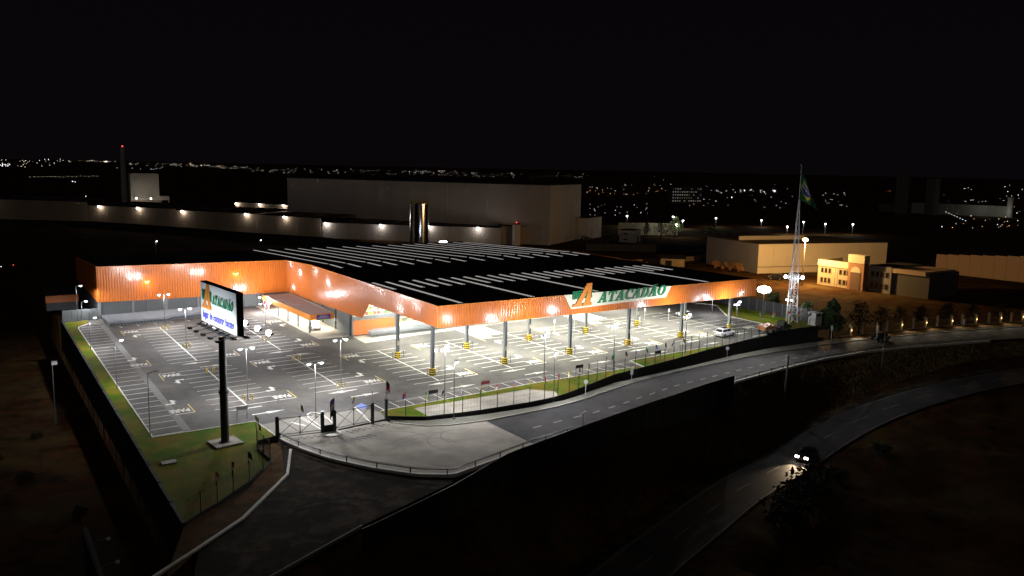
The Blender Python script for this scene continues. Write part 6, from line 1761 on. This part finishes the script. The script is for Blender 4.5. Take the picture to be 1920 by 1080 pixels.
# distant street lamps
DL = [(278.8, 271.9, 6.6, 'white lamp on a tall pole nearest the huge warehouse'), (250.4, 201.9, 6.8, 'double lamp under the lit green tree'), (262, 236, 4.6, 'short lamp beside the guard house'), (300, 246, 5.0, 'short lamp right of the guard house'), (252, 206, 10.5, 'tall lamp above the lit green tree'), (336, 253, 5.5, 'lamp above the left end of the yellow hall'), (367, 243, 4.2, 'lamp above the middle of the yellow hall roof'), (327, 192, 4.6, 'lamp left of the lattice mast above the yellow hall'), (336.6, 188.7, 7.2, 'tall lamp right of the lattice mast above the yellow hall'), (350, 184, 6.2, 'lamp above the right part of the yellow hall'), (367, 178, 6.0, 'lamp above the right end of the yellow hall')]
for x, y, h, nm in DL:
    t = thing('street_lamp', 'distant ' + nm, 'street lamp', (x, y, -2.1), 0, 'distant street lamps')
    b = MB(); b.tube((0, 0, 0), (0, 0, h), 0.13, 0.09, 6); b.build('pole', galv, t)
    b = MB(); b.ring((0, 0, h), [(0.05, 0.35), (0.5, 0.15), (0.55, -0.1), (0.05, -0.3)], 8); b.build('lamp_head', lamp_wall, t)
    lamp('street_light', 'POINT', (-0.3, -0.6, h - 0.4), 170, (1.0, 0.93, 0.78), t, 0.3)
tree(251.5, 203.5, -2.1, 10.5, 'bright green tree lit by the lamps beyond the store', leaf_g, 'distant trees', False, 4.2, 700, 90)
tree(263, 190, -2.1, 8.0, 'dim green round tree right of the lamps beyond the store', leaf_g, 'distant trees', False, 5.0, 700, 91)
tree(231, 203, -2.1, 9.5, 'narrow dark tree beside the guard house', leaf_d, 'distant trees', True, 2.5, 500, 92)
tree(238, 200, -2.1, 9.0, 'dark tree right of the guard house', leaf_d, 'distant trees', False, 4.0, 500, 93)
def palm(x, y, z, h, label, seed):
    rn = random.Random(seed)
    t = thing('palm_tree', label, 'palm', (x, y, z), 0, 'palms beside the annex hall')
    b = MB(); b.tube((0, 0, 0), (0.2, 0, h), 0.28, 0.2, 8); b.build('trunk', bark, t)
    for k in range(12):
        a = k * 0.55; b = MB(); L = 3.4
        for s_ in range(4):
            u0, u1 = s_ / 4, (s_ + 1) / 4
            p0 = Vector((math.cos(a) * L * u0, math.sin(a) * L * u0, h + 1.2 * u0 - 2.6 * u0 * u0)); p1 = Vector((math.cos(a) * L * u1, math.sin(a) * L * u1, h + 1.2 * u1 - 2.6 * u1 * u1))
            sd = Vector((-math.sin(a), math.cos(a), 0)) * 0.5 * (1 - 0.6 * u1)
            b.poly([p0 - sd, p1 - sd, p1 + sd, p0 + sd])
        b.build('frond', leaf_d, t)
palm(178, 186, -2.1, 3.6, 'left palm before the annex hall', 1); palm(189, 184, -2.1, 4.0, 'right palm before the annex hall', 2)
# far apartment block and towers
apt = bldg('apartment_block', 'far apartment block with a grid of small lit windows', loc=(655, 590, -6), rz=R(-8))
slab(apt, 'wall', (0, 4, 10), (44, 8, 20), mat('far_wall', (0.12, 0.11, 0.10), 0.9))
we = [emit('far_window', (1.0, 0.86, 0.58), 0.030), emit('far_window_dim', (1.0, 0.82, 0.5), 0.010), emit('far_window_cool', (0.9, 0.95, 1.0), 0.022), dark_glass]
for i in range(13):
    for j in range(5):
        b = MB(); b.box((-20 + i * 3.3, -0.15, 3.6 + j * 3.5), (1.1, 0.3, 1.0)); b.build('window', rn.choice(we), apt)
for x, y, h, nm in ((720, 362, 40, 'left'), (745, 345, 36, 'right')):
    t = bldg('far_tower', f'dim far tower block on the right horizon, the {nm} one', loc=(x, y, -6), group='far towers')
    slab(t, 'wall', (0, 0, h / 2), (9, 9, h), mat('far_tower_wall', (0.16, 0.14, 0.12), 0.9))
    for k in range(4): slab(t, 'balcony_bay', (-4.7, -3 + 2 * k, h / 2), (0.5, 1.2, h - 2), mat('far_tower_bay', (0.2, 0.18, 0.15), 0.9))
fb_ = bldg('far_plant', 'far long pale building with a white chimney at the right edge', loc=(800, 345, -7), rz=R(-68))
slab(fb_, 'wall', (0, 0, 5), (90, 14, 12), mat('far_pale', (0.30, 0.30, 0.27), 0.9))
slab(fb_, 'annex', (-58, 6, 3.5), (40, 12, 9), mat('far_wall', (0.12, 0.11, 0.10), 0.9))
b = MB(); b.ring((44, -6, 0), [(3, 0), (2.7, 20), (0.1, 20.3)], 12); b.build('chimney', mat('far_white', (0.5, 0.5, 0.46), 0.9), fb_)
lamp('street_light', 'POINT', (20, -22, 9), 110, (1, 0.97, 0.85), fb_, 0.5); lamp('street_light', 'POINT', (42, -18, 6), 80, (1, 0.97, 0.85), fb_, 0.5)

# ---- the far city: lamps of the town on the plain, one mass
def azel(px, py):                      # bearing in the photograph -> ground point on the plain at z = -12
    d = fwd + r2 * ((px - 960) / 1538.78) - u2 * ((py - 540) / 1538.78)
    return d
CL = [('white', (0.95, 0.97, 1.0)), ('warm', (1.0, 0.85, 0.6)), ('amber', (1.0, 0.5, 0.16)), ('red', (1.0, 0.08, 0.05))]
mbs = {k: MB() for k, _ in CL}
rn = random.Random(21)
def spot(px, py, kind, r_):
    d = azel(px, py)
    d.normalize()
    dist = 9000.0
    for _ in range(12):
        q = CAM + d * dist
        g = -2.1 - min(9, max(0.0, math.hypot(q.x - 40, q.y - 40) - 420) * 0.012) + 3.5
        dist = 0.5 * dist + 0.5 * min((CAM.z - g) / max(-d.z, 0.0035), 9000.0)
    p = CAM + d * dist
    mb = mbs[kind]
    s_ = 0.62 * r_ * dist / 1538.78
    i = len(mb.v)
    mb.v += [tuple(p + Vector(q) * s_) for q in ((1, 0, 0), (-1, 0, 0), (0, 1, 0), (0, -1, 0), (0, 0, 1), (0, 0, -1))]
    for f in ((0, 2, 4), (2, 1, 4), (1, 3, 4), (3, 0, 4), (2, 0, 5), (1, 2, 5), (3, 1, 5), (0, 3, 5)):
        mb.f.append(tuple(i + k for k in f)); mb.mi.append(0)
def cluster(n, x0, x1, y0, y1, slope, kinds, r0, r1):
    for _ in range(n):
        u = rn.random(); px = x0 + (x1 - x0) * u
        spot(px, rn.uniform(y0, y1) + slope * u, rn.choice(kinds), rn.uniform(r0, r1))
W3 = ['white', 'warm', 'warm']
cluster(12, 0, 22, 308, 312, 0, ['white'], 0.6, 1.2)
cluster(36, 0, 115, 298.5, 313, 0, W3, 0.3, 0.8)
cluster(18, 110, 222, 300.5, 304, 0, W3, 0.4, 0.9)
cluster(5, 193, 206, 302, 304.5, 0, ['warm'], 0.7, 1.1)
cluster(64, 240, 480, 303, 309, 9, W3, 0.3, 0.6)
cluster(12, 350, 415, 305, 311, 3, ['warm', 'amber'], 0.5, 0.9)
cluster(8, 200, 330, 313, 318, 0, ['white'], 0.4, 0.7)
cluster(110, 470, 900, 313, 323, 8, W3, 0.22, 0.5)
cluster(14, 750, 860, 318, 325, 2, W3, 0.4, 0.8)
cluster(60, 880, 1110, 322, 333, 3, W3, 0.2, 0.5)
cluster(30, 1100, 1262, 350, 364, 2, ['amber', 'amber', 'warm'], 0.4, 0.8)
cluster(14, 1100, 1260, 344, 356, 0, W3, 0.3, 0.6)
cluster(24, 1100, 1215, 378, 404, 0, ['white'], 0.4, 0.8)
cluster(10, 1235, 1360, 372, 386, 0, ['white', 'amber', 'warm'], 0.5, 0.9)
cluster(26, 1330, 1460, 355, 364, 0, ['white', 'white', 'warm'], 0.5, 1.2)
spot(1396, 357, 'white', 2.2); spot(1452, 358, 'white', 2.6); spot(1372, 370, 'white', 1.8); spot(1281, 376, 'amber', 1.9)
cluster(16, 1320, 1500, 366, 392, 0, ['white'], 0.3, 0.7)
cluster(16, 1535, 1605, 360, 388, 0, W3, 0.3, 0.8)
cluster(8, 1650, 1700, 357, 361, 0, ['amber', 'red'], 0.2, 0.4)
cluster(10, 1225, 1500, 330, 352, 4, W3, 0.2, 0.5)
cluster(46, 1725, 1920, 346, 400, 0, W3, 0.3, 0.8)
cluster(30, 1780, 1920, 385, 428, 0, ['white', 'warm', 'amber'], 0.3, 0.9)
spot(1739, 383, 'amber', 1.3); spot(1766, 425, 'white', 1.2)
for k in range(13): spot(1748 + k * 5.2, 386 + k * 2.3, 'white', 0.8)
for k in range(17): spot(56 + k * 7.9, 332 - 0.1 * k + rn.uniform(-1, 1), 'warm', 0.55)
spot(136, 340, 'white', 1.3); spot(141, 341, 'white', 1.0); spot(161, 368, 'warm', 1.1); spot(101, 370, 'white', 0.6)
spot(25, 497, 'red', 1.0); spot(2, 500, 'white', 1.0)
whole = MB(); mi = 0; ms = []
for k, c in CL:
    off = len(whole.v); whole.v += mbs[k].v
    whole.f += [tuple(off + q for q in f) for f in mbs[k].f]; whole.mi += [mi] * len(mbs[k].f); mi += 1
    ms.append(emit('city_' + k, c, 0.42))
prop(whole.build('city_lights', ms, None, kind='stuff'), 'countless tiny lights of the far town below the horizon', 'city lights')
